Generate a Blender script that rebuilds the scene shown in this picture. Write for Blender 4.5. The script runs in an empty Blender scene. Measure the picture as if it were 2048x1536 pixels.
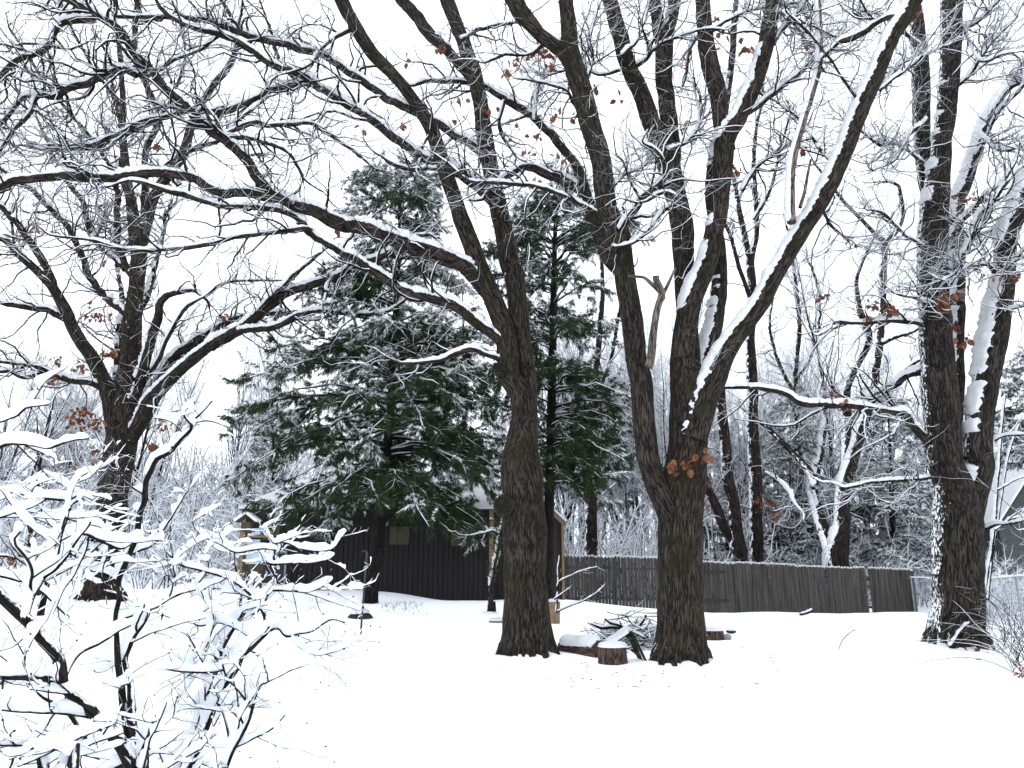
import bpy, math
import numpy as np
from math import radians, sin, cos, pi
S_ = bpy.context.scene
# ------------------------------------------------------------------ camera
F = 1490.0; PITCH = math.atan(362 / F); CAMZ = 1.6
cd = bpy.data.cameras.new('camera'); cam = bpy.data.objects.new('camera', cd)
S_.collection.objects.link(cam); S_.camera = cam
cam.location = (0, 0, CAMZ); cam.rotation_euler = (radians(90) + PITCH, 0, 0)
cd.sensor_width = 36; cd.lens = 36 * F / 2048; cd.clip_start = 0.05; cd.clip_end = 1500
# ------------------------------------------------------------------ light
W = bpy.data.worlds.new('World'); S_.world = W; W.use_nodes = True
wn, wl = W.node_tree.nodes, W.node_tree.links
bg = wn['Background']; sky = wn.new('ShaderNodeTexSky'); sky.sky_type = 'NISHITA'; sky.sun_disc = False
SE, SR = radians(38), radians(200)
sky.sun_elevation = SE; sky.sun_rotation = SR
hs = wn.new('ShaderNodeHueSaturation'); hs.inputs['Saturation'].default_value = 0.16
wl.new(sky.outputs[0], hs.inputs['Color'])
mx = wn.new('ShaderNodeMix'); mx.data_type = 'RGBA'; mx.inputs[0].default_value = 0.75   # overcast deck over the clear sky
mx.inputs[7].default_value = (8.7, 9.2, 10.0, 1)
wl.new(hs.outputs[0], mx.inputs[6]); wl.new(mx.outputs[2], bg.inputs[0]); bg.inputs[1].default_value = 0.15
sl = bpy.data.lights.new('sun', 'SUN'); so = bpy.data.objects.new('sun', sl); S_.collection.objects.link(so)
sl.energy = 0.9; sl.angle = radians(25); sl.color = (1, 0.97, 0.93)
so.rotation_euler = (radians(90) - SE, 0, radians(180) - SR + radians(180))
S_.view_settings.view_transform = 'Standard'; S_.view_settings.look = 'None'
S_.view_settings.exposure = 0.68; S_.view_settings.gamma = 1
S_.render.engine = 'CYCLES'; S_.cycles.max_bounces = 12; S_.cycles.diffuse_bounces = 9; S_.cycles.transmission_bounces = 8
# ------------------------------------------------------------------ helpers
R = np.random.default_rng(7)
col = S_.collection
def unit(v):
    n = np.linalg.norm(v, axis=-1, keepdims=True); n[n < 1e-9] = 1; return v / n
def P(px, py, D):
    a = (px - 1024) / F; b = (768 - py) / F
    dy = cos(PITCH) - b * sin(PITCH); dz = sin(PITCH) + b * cos(PITCH)
    t = D / dy
    return np.array([a * t, D, CAMZ + dz * t]), t
def hsh(i, j, k):
    n = (i * 374761393 + j * 668265263 + k * 2147483647 * 3 + 12345) & 0xffffffff
    n = ((n ^ (n >> 13)) * 1274126177) & 0xffffffff
    return ((n ^ (n >> 16)) & 0xffff) / 32767.5 - 1
def vn(p, s=1.0):
    p = np.asarray(p, float) * s + 1000.37; i = np.floor(p).astype(np.int64); f = p - i; f = f * f * (3 - 2 * f)
    o = 0
    for a in (0, 1):
        wx = f[..., 0] if a else 1 - f[..., 0]
        for b in (0, 1):
            wy = f[..., 1] if b else 1 - f[..., 1]
            for c in (0, 1):
                wz = f[..., 2] if c else 1 - f[..., 2]
                o = o + wx * wy * wz * hsh(i[..., 0] + a, i[..., 1] + b, i[..., 2] + c)
    return o
# ground height from control points read off the photograph
GC = []
for px, py, D in [(1130,1207,28),(1450,1224,28),(1700,1230,28),(1820,1228,28),(480,1166,22.5),(700,1180,22.5),(985,1202,22.5),
                  (1052,1312,13),(1370,1326,12),(1915,1292,14),(205,1204,20),(742,1205,20),(1000,1536,5.9),(1900,1536,5.9),(200,1536,5.9),
                  (0,1130,30),(2048,1340,11.5),(1225,1326,12.2),(300,1180,24),(1430,1276,15),(0,1500,6.3),(1000,1240,17)]:
    q, _ = P(px, py, D); GC.append(q)
GC += [np.array(v, float) for v in [(-30,20,1.6),(30,20,.1),(-40,45,2.2),(0,45,.5),(40,45,-.2),(-20,70,2.4),(20,70,.4),(0,0,0),(-8,2,.1),(8,2,0),(-80,140,5),(0,140,1.5),(80,140,.5),(-90,0,2),(90,0,0)]]
GC = np.array(GC)
def gz(x, y):
    x = np.asarray(x, float); y = np.asarray(y, float)
    d2 = (x[..., None] - GC[:, 0])**2 + (y[..., None] - GC[:, 1])**2
    w = 1 / (d2 + .7)**1.9
    return (w * GC[:, 2]).sum(-1) / w.sum(-1)
class MB:
    def __init__(s): s.v = []; s.q = []; s.t = []; s.a = []; s.n = 0
    def add(s, v, q=None, t=None, a=None):
        v = np.asarray(v, float).reshape(-1, 3)
        s.v.append(v)
        if q is not None and len(q): s.q.append(np.asarray(q, np.int64).reshape(-1, 4) + s.n)
        if t is not None and len(t): s.t.append(np.asarray(t, np.int64).reshape(-1, 3) + s.n)
        s.a.append(np.asarray(a, float).reshape(-1, 3) if a is not None else v); s.n += len(v)
    def box(s, c, d, rz=0, ry=0, rx=0, taper=0):
        v = np.array([(x, y, z) for x in (-.5, .5) for y in (-.5, .5) for z in (-.5, .5)]) * np.array(d)
        if ry: v = v @ np.array([[cos(ry), 0, -sin(ry)], [0, 1, 0], [sin(ry), 0, cos(ry)]])
        if rx: v = v @ np.array([[1, 0, 0], [0, cos(rx), sin(rx)], [0, -sin(rx), cos(rx)]])
        if rz: v = v @ np.array([[cos(rz), sin(rz), 0], [-sin(rz), cos(rz), 0], [0, 0, 1]])
        s.add(v + np.array(c), [(0, 1, 3, 2), (4, 6, 7, 5), (0, 4, 5, 1), (2, 3, 7, 6), (0, 2, 6, 4), (1, 5, 7, 3)])
    def build(s, name, mat, parent=None, smooth=True):
        me = bpy.data.meshes.new(name); v = np.concatenate(s.v)
        q = np.concatenate(s.q) if s.q else np.zeros((0, 4), np.int64); t = np.concatenate(s.t) if s.t else np.zeros((0, 3), np.int64)
        me.vertices.add(len(v)); me.vertices.foreach_set('co', v.astype(np.float32).ravel())
        li = np.concatenate([q.ravel(), t.ravel()]).astype(np.int32); me.loops.add(len(li)); me.loops.foreach_set('vertex_index', li)
        n = len(q) + len(t); me.polygons.add(n)
        ls = np.concatenate([np.arange(len(q)) * 4, len(q) * 4 + np.arange(len(t)) * 3]).astype(np.int32)
        me.polygons.foreach_set('loop_start', ls)
        me.polygons.foreach_set('loop_total', np.concatenate([np.full(len(q), 4), np.full(len(t), 3)]).astype(np.int32))
        me.polygons.foreach_set('use_smooth', np.full(n, smooth)); me.update(calc_edges=True)
        at = me.attributes.new('bk', 'FLOAT_VECTOR', 'POINT'); at.data.foreach_set('vector', np.concatenate(s.a).astype(np.float32).ravel())
        me.materials.append(mat)
        o = bpy.data.objects.new(name, me); col.objects.link(o)
        if parent: o.parent = parent; o.matrix_parent_inverse.identity(); o.location = -np.array(parent.location); 
        return o
def tag(o, label, cat, group=None, kind=None):
    if label: o['label'] = label
    if cat: o['category'] = cat
    if group: o['group'] = group
    if kind: o['kind'] = kind
    return o
def thing(name, label, cat, loc, group=None):
    o = bpy.data.objects.new(name, None); col.objects.link(o); o.location = [float(v) for v in loc]; o.empty_display_size = .2
    return tag(o, label, cat, group)
def copy_tree(src, loc, rz=0, sc=1.0):
    r = src.copy(); col.objects.link(r); r.location = [float(v) for v in loc]; r.rotation_euler = (0, 0, rz); r.scale = (sc, sc, sc)
    for ch in list(src.children):
        c = ch.copy(); col.objects.link(c); c.parent = r
    return r
# ------------------------------------------------------------------ tubes
def tubes(mb, p, r, S, ell=None, up=None, cap=False, ring=None):
    """p (N,K,3), r (N,K).  ell/up: ellipse half height along up."""
    N, K, _ = p.shape
    if N == 0: return
    t = np.gradient(p, axis=1); t = unit(t)
    if up is None:
        ref = np.zeros_like(t); ref[..., 0] = 1; big = np.abs(t[..., 0]).mean(1) > .8
        ref[big] = (0, 1, 0); e1 = unit(ref - t * (ref * t).sum(-1, keepdims=True))
    else: e1 = up
    e2 = np.cross(t, e1)
    th = np.arange(S) * 2 * pi / S
    r1 = (r if ell is None else ell)[..., None, None]; r2 = r[..., None, None]
    c, s = np.cos(th)[:, None], np.sin(th)[:, None]
    if ring is not None: r1 = r1 * ring[..., None]; r2 = r2 * ring[..., None]
    v = p[:, :, None, :] + e1[:, :, None, :] * c * r1 + e2[:, :, None, :] * s * r2
    seg = np.linalg.norm(np.diff(p, axis=1), axis=-1); L = np.concatenate([np.zeros((N, 1)), np.cumsum(seg, 1)], 1) + (np.arange(N) * 3.7 % 50)[:, None]
    a = np.empty((N, K, S, 3)); a[..., 0] = c[:, 0] * r[..., None]; a[..., 1] = s[:, 0] * r[..., None]; a[..., 2] = L[..., None]
    i = np.arange(N)[:, None, None] * K * S; k = np.arange(K - 1)[None, :, None] * S; j = np.arange(S)[None, None, :]; j2 = (j + 1) % S
    q = np.stack([i + k + j, i + k + j2, i + k + S + j2, i + k + S + j], -1).reshape(-1, 4)
    tr = None
    vv = v.reshape(-1, 3)
    if cap:
        base = len(vv); ends = np.concatenate([p[:, 0], p[:, -1]]); vv = np.concatenate([vv, ends])
        ea = np.concatenate([a.reshape(-1, 3), np.zeros((2 * N, 3)) + .5]); tl = []
        for n in range(N):
            for jj in range(S):
                tl.append((base + n, n * K * S + (jj + 1) % S, n * K * S + jj))
                o = n * K * S + (K - 1) * S; tl.append((base + N + n, o + jj, o + (jj + 1) % S))
        mb.add(vv, q, tl, ea)
    else: mb.add(vv, q, None, a)
UP = unit(np.array([-0.36, -0.02, 1.0]))
def densify(p, r, m=1):
    for _ in range(m):
        q = np.empty((p.shape[0], p.shape[1] * 2, p.shape[2])); q[:, 0] = p[:, 0]; q[:, -1] = p[:, -1]; q[:, 1:-1:2] = .75 * p[:, :-1] + .25 * p[:, 1:]; q[:, 2:-1:2] = .25 * p[:, :-1] + .75 * p[:, 1:]
        w = np.empty((r.shape[0], r.shape[1] * 2)); w[:, 0] = r[:, 0]; w[:, -1] = r[:, -1]; w[:, 1:-1:2] = .75 * r[:, :-1] + .25 * r[:, 1:]; w[:, 2:-1:2] = .25 * r[:, :-1] + .75 * r[:, 1:]
        p, r = q, w
    return p, r
def snowtubes(mb, p, r, S, tmax=.035, rk=.02, lump=.35, lf=6.0, lo=.28, hi=.62, cover=0.0, wide=.35, rough=0.0, lift=.48):
    if len(p) == 0: return
    t = unit(np.gradient(p, axis=1)); u = UP - t * (t @ UP)[..., None]; s = np.linalg.norm(u, axis=-1); u = unit(u)
    k = np.clip((s - lo) / (hi - lo), 0, 1); k = k * k * (3 - 2 * k)
    n1 = vn(p, lf); n2 = vn(p + 77, lf * 3.1)
    th = tmax * (1 - np.exp(-r / rk)) * k * np.clip(1 + lump * 1.4 * n1 + lump * .8 * n2, .12, 3)
    th = np.minimum(th, .9 * r + .026)
    g = np.clip((k + .25 * n1 + .2 * n2 + cover - .25) * 4, 0, 1)
    if cover > .3: g = g * np.clip(k * 6 - 1.2, 0, 1)
    th = th * g
    a = (.78 * r * (1 + .12 * n2) + wide * th) * (.15 + .85 * g); b = (.35 * r + .62 * th) * (.1 + .9 * g)
    c = p + u * (.64 * r * g + lift * th)[..., None]
    a[:, 0] *= .4; a[:, -1] *= .3; b[:, -1] *= .4; b[:, 0] *= .5
    ring = None
    if S >= 6:
        thh = np.arange(S) * 2 * pi / S; q3 = c[:, :, None, :] + np.stack([np.cos(thh), np.sin(thh), 0 * thh], -1)[None, None] * (a + .02)[..., None, None]
        ring = 1 + .11 * vn(q3, lf * 2.3) + .12 * vn(q3, lf * 6) + rough * vn(q3, 26)
    tubes(mb, c, a, S, ell=b, up=u, ring=ring)
def resample(p, r, ds):
    p = np.asarray(p, float); r = np.asarray(r, float); q = np.vstack([2 * p[0] - p[1], p, 2 * p[-1] - p[-2]])
    P4 = []; R4 = []
    for i in range(len(p) - 1):
        n = max(2, int(np.linalg.norm(p[i + 1] - p[i]) / ds)); t = np.arange(n)[:, None] / n
        a, b, c, d = q[i], q[i + 1], q[i + 2], q[i + 3]
        P4.append(.5 * (2 * b + (c - a) * t + (2 * a - 5 * b + 4 * c - d) * t**2 + (3 * b - a - 3 * c + d) * t**3)); R4.append(r[i] + (r[i + 1] - r[i]) * t[:, 0])
    return np.vstack(P4 + [p[-1:]]), np.concatenate(R4 + [r[-1:]])
def toK(p, r, K):
    L = np.concatenate([[0], np.cumsum(np.linalg.norm(np.diff(p, axis=0), axis=1))]); s = np.linspace(0, L[-1], K)
    return np.stack([np.interp(s, L, p[:, i]) for i in range(3)], 1), np.interp(s, L, r), L[-1]
def trace(s, D0, D1, h=False):
    a = np.array([[float(v) for v in q.split(',')] for q in s.split()])
    px = a[:, :2]; w = a[:, 2].copy()
    if h:
        d = np.abs(np.gradient(px, axis=0)); w = w * np.clip(d[:, 1] / np.hypot(d[:, 0], d[:, 1]), .5, 1)
    L = np.concatenate([[0], np.cumsum(np.hypot(*np.diff(px, axis=0).T))]); f = L / L[-1]
    pts = []; rr = []
    for (x, y), ww, ff in zip(px, w, f):
        q, t = P(x, y, D0 + (D1 - D0) * ff); pts.append(q); rr.append(ww / 2 * t / F)
    return np.array(pts), np.array(rr)
def bigtube(mb, p, r, bark=.012, flare=None, cap=False, smax=64, sres=.028):
    S = int(np.clip(2 * pi * r.max() / sres, 7, smax)); th = np.arange(S) * 2 * pi / S
    seg = np.concatenate([[0], np.cumsum(np.linalg.norm(np.diff(p, axis=0), axis=1))])
    X = np.empty((len(p), S, 3)); X[..., 0] = np.cos(th) * r[:, None]; X[..., 1] = np.sin(th) * r[:, None]; X[..., 2] = seg[:, None] + p[0, 0]
    Y = X.copy(); Y[..., 2] *= .22
    k = np.minimum(1, bark / (r * .22))[:, None]
    ring = 1 + (vn(Y, 16) * bark + vn(Y + 9, 34) * bark * .5) / np.maximum(r, .02)[:, None] * .8 * k + vn(X, 2.2) * .07 + vn(X + 5, 6) * .03
    if flare is not None:
        z0, amp, hh = flare; g = np.exp(-np.clip(p[:, 2] - z0, -.12, 9) / hh)[:, None]
        lob = .35 + .75 * np.abs(np.sin(th * 2.5 + 1.1))**1.5 + .3 * np.sin(th * 7 + 2)
        ring = ring * (1 + amp * g * lob[None, :])
    tubes(mb, p[None], r[None], S, ring=ring[None], cap=cap)
def dome(m, c, rx, h, n=20, seed=0, flat=.55):
    ts = np.array([0, .35, .6, .8, .92, 1.0, 1.02]); th = np.arange(n) * 2 * pi / n; hz = h * np.array([1, .98, .9, .74, .5, .18, -.05])
    v = [(c[0], c[1], c[2] + h)]
    for t, z in zip(ts[1:], hz[1:]):
        for a in th:
            rr_ = rx * t * (1 + .05 * float(vn(np.array([cos(a) * 2 + seed, sin(a) * 2, t])))); v.append((c[0] + rr_ * cos(a), c[1] + rr_ * sin(a), c[2] + z + .1 * h * float(vn(np.array([cos(a) * t * 3 + seed, sin(a) * t * 3, 1.])))))
    q = [(1 + k * n + i, 1 + (k + 1) * n + i, 1 + (k + 1) * n + (i + 1) % n, 1 + k * n + (i + 1) % n) for k in range(len(ts) - 2) for i in range(n)]
    m.add(v, q, [(0, 1 + i, 1 + (i + 1) % n) for i in range(n)])
def spawn(pp, pr, N, Ls, rr, rmax, K, gn, upv, t0=.15, ang=(35, 75), rng=R, wt=None, rend=.25, flat=0.0):
    """children from parent batch (M,k,3)"""
    M, k, _ = pp.shape
    seg = np.linalg.norm(np.diff(pp, axis=1), axis=-1).sum(1); w = seg if wt is None else seg * wt; w = w / w.sum()
    i = rng.choice(M, N, p=w); t = t0 + (1 - t0) * rng.random(N); u = t * (k - 1); j = np.minimum(u.astype(int), k - 2); f = (u - j)[:, None]
    st = pp[i, j] * (1 - f) + pp[i, j + 1] * f; tg = unit(pp[i, j + 1] - pp[i, j]); r0 = pr[i, j] * (1 - f[:, 0]) + pr[i, j + 1] * f[:, 0]
    a = np.radians(rng.uniform(ang[0], ang[1], N))[:, None]; rv = rng.normal(size=(N, 3)); rv[:, 2] *= (1 - flat)
    pv = unit(rv - tg * (rv * tg).sum(1, keepdims=True)); d = unit(tg * np.cos(a) + pv * np.sin(a))
    L = rng.uniform(Ls[0], Ls[1], N) * (1 - .35 * t); cr = np.minimum(r0 * rr, rmax) * rng.uniform(.7, 1.1, N)
    out = np.empty((N, K, 3)); out[:, 0] = st; x = st.copy()
    for m in range(1, K):
        nv = rng.normal(size=(N, 3)) * gn; nv[:, 2] *= (1 - flat); d = unit(d + nv + np.array([0, 0, upv])); x = x + d * (L / (K - 1))[:, None]; out[:, m] = x
    rad = cr[:, None] * (1 - (1 - rend) * np.linspace(0, 1, K)[None]**.8)
    return out, rad
# ------------------------------------------------------------------ materials
def newmat(name):
    m = bpy.data.materials.new(name); m.use_nodes = True; n = m.node_tree.nodes; l = m.node_tree.links
    return m, n, l, n['Principled BSDF']
def ramp(n, l, src, pts):
    r = n.new('ShaderNodeValToRGB'); e = r.color_ramp.elements
    while len(e) < len(pts): e.new(.5)
    for q, (pos, c) in zip(e, pts): q.position = pos; q.color = (*c, 1)
    l.new(src, r.inputs[0]); return r
def noise(n, l, vec, scale, det=4, sc=None, rough=.55):
    if sc:
        mp = n.new('ShaderNodeMapping'); mp.inputs['Scale'].default_value = sc; l.new(vec, mp.inputs[0]); vec = mp.outputs[0]
    t = n.new('ShaderNodeTexNoise'); t.inputs['Scale'].default_value = scale; t.inputs['Detail'].default_value = det; t.inputs['Roughness'].default_value = rough
    l.new(vec, t.inputs['Vector']); return t.outputs['Fac']
def math_(n, l, op, a, b=None, clamp=False):
    m = n.new('ShaderNodeMath'); m.operation = op; m.use_clamp = clamp
    for i, v in enumerate((a, b)):
        if v is None: continue
        if isinstance(v, (int, float)): m.inputs[i].default_value = v
        else: l.new(v, m.inputs[i])
    return m.outputs[0]
SNOWC = (.93, .95, .975)
def bark(name, c0, c1, c2, plaster=.0, wind=(-.75, -.1, .65), sc=24, moss=.0, nscale=9, thr=.62):
    m, n, l, b = newmat(name)
    at = n.new('ShaderNodeAttribute'); at.attribute_name = 'bk'; v = at.outputs['Vector']
    fa = noise(n, l, v, sc * 1.15, 2, (1, 1, .13), .5); fb = noise(n, l, v, sc * 2.6, 4, (1, 1, .3), .65)
    fr = math_(n, l, 'MULTIPLY', math_(n, l, 'ABSOLUTE', math_(n, l, 'SUBTRACT', fa, .5)), 8.5, True)
    f1 = math_(n, l, 'ADD', math_(n, l, 'MULTIPLY', fr, .5), math_(n, l, 'MULTIPLY', fb, .6)); f2 = noise(n, l, v, 3.0, 3)
    r1 = ramp(n, l, f1, [(.34, c0), (.56, c1), (.95, c2)])
    tc = n.new('ShaderNodeTexCoord'); obj = tc.outputs['Object']
    f3 = noise(n, l, obj, 1.7, 3)
    mm = n.new('ShaderNodeMix'); mm.data_type = 'RGBA'; mm.blend_type = 'MIX'
    l.new(math_(n, l, 'MULTIPLY', math_(n, l, 'SUBTRACT', f3, .48, True), 4 * moss, True), mm.inputs[0]); l.new(r1.outputs[0], mm.inputs[6])
    mm.inputs[7].default_value = (c1[0] * .75, c1[1] * 1.0, c1[2] * .45, 1)
    m2 = n.new('ShaderNodeMix'); m2.data_type = 'RGBA'; m2.blend_type = 'MULTIPLY'; m2.inputs[0].default_value = 1
    l.new(mm.outputs[2], m2.inputs[6]); l.new(ramp(n, l, f2, [(.3, (.6, .6, .62)), (.7, (1.25, 1.2, 1.15))]).outputs[0], m2.inputs[7])
    out = m2.outputs[2]
    if plaster > 0:
        g = n.new('ShaderNodeNewGeometry'); dp = n.new('ShaderNodeVectorMath'); dp.operation = 'DOT_PRODUCT'
        wv = unit(np.array([wind], float))[0]; dp.inputs[1].default_value = wv; l.new(g.outputs['Normal'], dp.inputs[0])
        nz = noise(n, l, v, nscale, 5, (1, 1, .6), .65)
        s = math_(n, l, 'ADD', math_(n, l, 'MULTIPLY', dp.outputs['Value'], plaster), math_(n, l, 'MULTIPLY', nz, 1.1))
        s = math_(n, l, 'MULTIPLY', math_(n, l, 'SUBTRACT', s, .55 + thr), 14, True)
        ms = n.new('ShaderNodeMix'); ms.data_type = 'RGBA'; l.new(s, ms.inputs[0]); l.new(out, ms.inputs[6]); ms.inputs[7].default_value = (*SNOWC, 1); out = ms.outputs[2]
    l.new(out, b.inputs['Base Color']); b.inputs['Roughness'].default_value = .95; b.inputs['Specular IOR Level'].default_value = .15
    bp = n.new('ShaderNodeBump'); bp.inputs['Strength'].default_value = .9; bp.inputs['Distance'].default_value = .02; l.new(f1, bp.inputs['Height']); l.new(bp.outputs[0], b.inputs['Normal'])
    return m
def plain(name, c, rough=.8, var=.25, sc=8, stretch=None, metal=0, bump=0):
    m, n, l, b = newmat(name); tc = n.new('ShaderNodeTexCoord'); f = noise(n, l, tc.outputs['Object'], sc, 4, stretch)
    r = ramp(n, l, f, [(.3, tuple(v * (1 - var) for v in c)), (.7, tuple(min(1, v * (1 + var)) for v in c))])
    l.new(r.outputs[0], b.inputs['Base Color']); b.inputs['Roughness'].default_value = rough; b.inputs['Metallic'].default_value = metal
    b.inputs['Specular IOR Level'].default_value = .25
    if bump:
        bp = n.new('ShaderNodeBump'); bp.inputs['Distance'].default_value = bump; l.new(f, bp.inputs['Height']); l.new(bp.outputs[0], b.inputs['Normal'])
    return m
M = {}
M['bark'] = bark('oak_bark', (.0035, .003, .0025), (.021, .0172, .014), (.066, .055, .046), plaster=.95, wind=(-.5, .1, .86), sc=26, moss=.8, nscale=18, thr=.84)
M['bark_r'] = bark('oak_bark_windward', (.003, .003, .003), (.019, .0165, .0145), (.065, .056, .049), plaster=1.15, wind=(-.97, .02, .33), sc=26, moss=.5, nscale=22, thr=1.10)
M['bark_far'] = bark('far_bark', (.004, .0035, .003), (.015, .012, .010), (.036, .029, .025), plaster=.9, sc=14, thr=.62)
M['twig'] = bark('twig_bark', (.006, .0045, .005), (.012, .009, .010), (.026, .020, .019), sc=40)
M['pinebark'] = bark('pine_bark', (.003, .003, .003), (.010, .008, .007), (.024, .019, .016), plaster=.5, sc=20, thr=.66)
M['shrub'] = bark('shrub_bark', (.005, .005, .004), (.015, .013, .011), (.034, .029, .023), plaster=.9, wind=(.5, -.3, .8), sc=60, nscale=30, thr=.72)
M['dead'] = bark('dead_wood', (.022, .018, .015), (.10, .085, .072), (.22, .195, .17), plaster=.6, sc=22, thr=.75)
M['stump'] = bark('stump_bark', (.015, .010, .008), (.07, .046, .038), (.14, .105, .085), sc=18)
def snowmat():
    m, n, l, b = newmat('snow'); tc = n.new('ShaderNodeTexCoord'); f = noise(n, l, tc.outputs['Object'], 5, 5)
    b.inputs['Base Color'].default_value = (*SNOWC, 1); b.inputs['Roughness'].default_value = .75; b.inputs['Specular IOR Level'].default_value = .2
    bp = n.new('ShaderNodeBump'); bp.inputs['Strength'].default_value = .35; bp.inputs['Distance'].default_value = .02
    l.new(f, bp.inputs['Height']); l.new(bp.outputs[0], b.inputs['Normal'])
    tr = n.new('ShaderNodeBsdfTranslucent'); tr.inputs[0].default_value = (.93, .95, .985, 1); ms = n.new('ShaderNodeMixShader'); ms.inputs[0].default_value = .4   # light scatters through snow
    out = n['Material Output']; l.new(b.outputs[0], ms.inputs[1]); l.new(tr.outputs[0], ms.inputs[2]); l.new(ms.outputs[0], out.inputs['Surface']); return m
M['snow'] = snowmat()
def leafmat(name, c0, c1, rough=.7):
    m, n, l, b = newmat(name); tc = n.new('ShaderNodeTexCoord'); f = noise(n, l, tc.outputs['Object'], 9, 2)
    r = ramp(n, l, f, [(.3, c0), (.7, c1)]); l.new(r.outputs[0], b.inputs['Base Color']); b.inputs['Roughness'].default_value = rough
    b.inputs['Specular IOR Level'].default_value = .2; return m
M['leaf'] = leafmat('dead_oak_leaf', (.06, .024, .012), (.22, .082, .032))
M['needle'] = leafmat('pine_needles', (.008, .019, .006), (.034, .060, .020))
M['needle_far'] = leafmat('far_pine_needles', (.012, .02, .014), (.035, .05, .036))
M['berry'] = leafmat('berries', (.12, .008, .012), (.28, .02, .03), .4)
# ------------------------------------------------------------------ ground
xs = np.unique(np.concatenate([np.linspace(-90, -14, 40), np.linspace(-14, 14, 180), np.linspace(14, 90, 40)]))
ys = np.unique(np.concatenate([np.linspace(-6, 34, 260), np.linspace(34, 140, 60)]))
XX, YY = np.meshgrid(xs, ys); ZZ = gz(XX, YY); pp_ = np.stack([XX, YY, np.zeros_like(XX)], -1)
ZZ = ZZ + vn(pp_, .45) * .05 + vn(pp_, 1.7) * .014 + vn(pp_, 5) * .004
for (px, py, D, rad, amp) in [(1052,1312,13,.7,.05),(1370,1326,12,.7,.04),(1915,1292,14,.8,.05),(205,1204,20,1,.06),(742,1205,20,.7,.05)]:
    q, _ = P(px, py, D); ZZ = ZZ + amp * np.exp(-((XX - q[0])**2 + (YY - q[1])**2) / rad**2)
g = MB(); nx = len(xs); ny = len(ys); ii = (np.arange(ny - 1)[:, None] * nx + np.arange(nx - 1)[None]).ravel()
g.add(np.stack([XX, YY, ZZ], -1), np.stack([ii, ii + 1, ii + nx + 1, ii + nx], -1))
tag(g.build('snow_ground', M['snow']), 'smooth white snow covering the yard', None, kind='structure')
def gq(px, py, D):
    q, t = P(px, py, D); q[2] = gz(q[0], q[1]); return q
# ------------------------------------------------------------------ leaves
LEAF = np.array([(0, 0), (.12, .10), (.30, .13), (.22, .26), (.42, .36), (.27, .45), (.44, .62), (.22, .62), (.22, .80), (0, 1),
                 (-.22, .80), (-.22, .62), (-.44, .62), (-.27, .45), (-.42, .36), (-.22, .26), (-.30, .13), (-.12, .10)])
def add_leaves(mb, c, size, rng=R):
    N = len(c); d = unit(rng.normal(size=(N, 3)) * .8 + np.array([0, 0, -.8])); s = unit(np.cross(d, rng.normal(size=(N, 3)))); nn = np.cross(s, d)
    sz = size * rng.uniform(.7, 1.15, N)
    k = len(LEAF); x = LEAF[:, 0][None, :, None]; y = LEAF[:, 1][None, :, None]; cur = rng.uniform(.1, .6, (N, 1, 1))
    v = c[:, None] + (s[:, None] * x + d[:, None] * y + nn[:, None] * (np.abs(x) * cur + .25 * y * y * cur)) * sz[:, None, None]
    mid = c[:, None] + (d[:, None] * .45 + nn[:, None] * .04) * sz[:, None, None]
    v = np.concatenate([v, mid], 1); b = np.arange(N)[:, None] * (k + 1); j = np.arange(k)[None]
    t = np.stack([b + j, b + (j + 1) % k, b + k + 0 * j], -1); mb.add(v, None, t)
def leafcluster(mb, px, py, D, n, spx, size=.135):
    n = int(n * 1.2)
    q, t = P(px, py, D); c = q + R.normal(size=(n, 3)) * np.array([1, .8, .8]) * spx * t / F * .55; add_leaves(mb, c, size)
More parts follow.
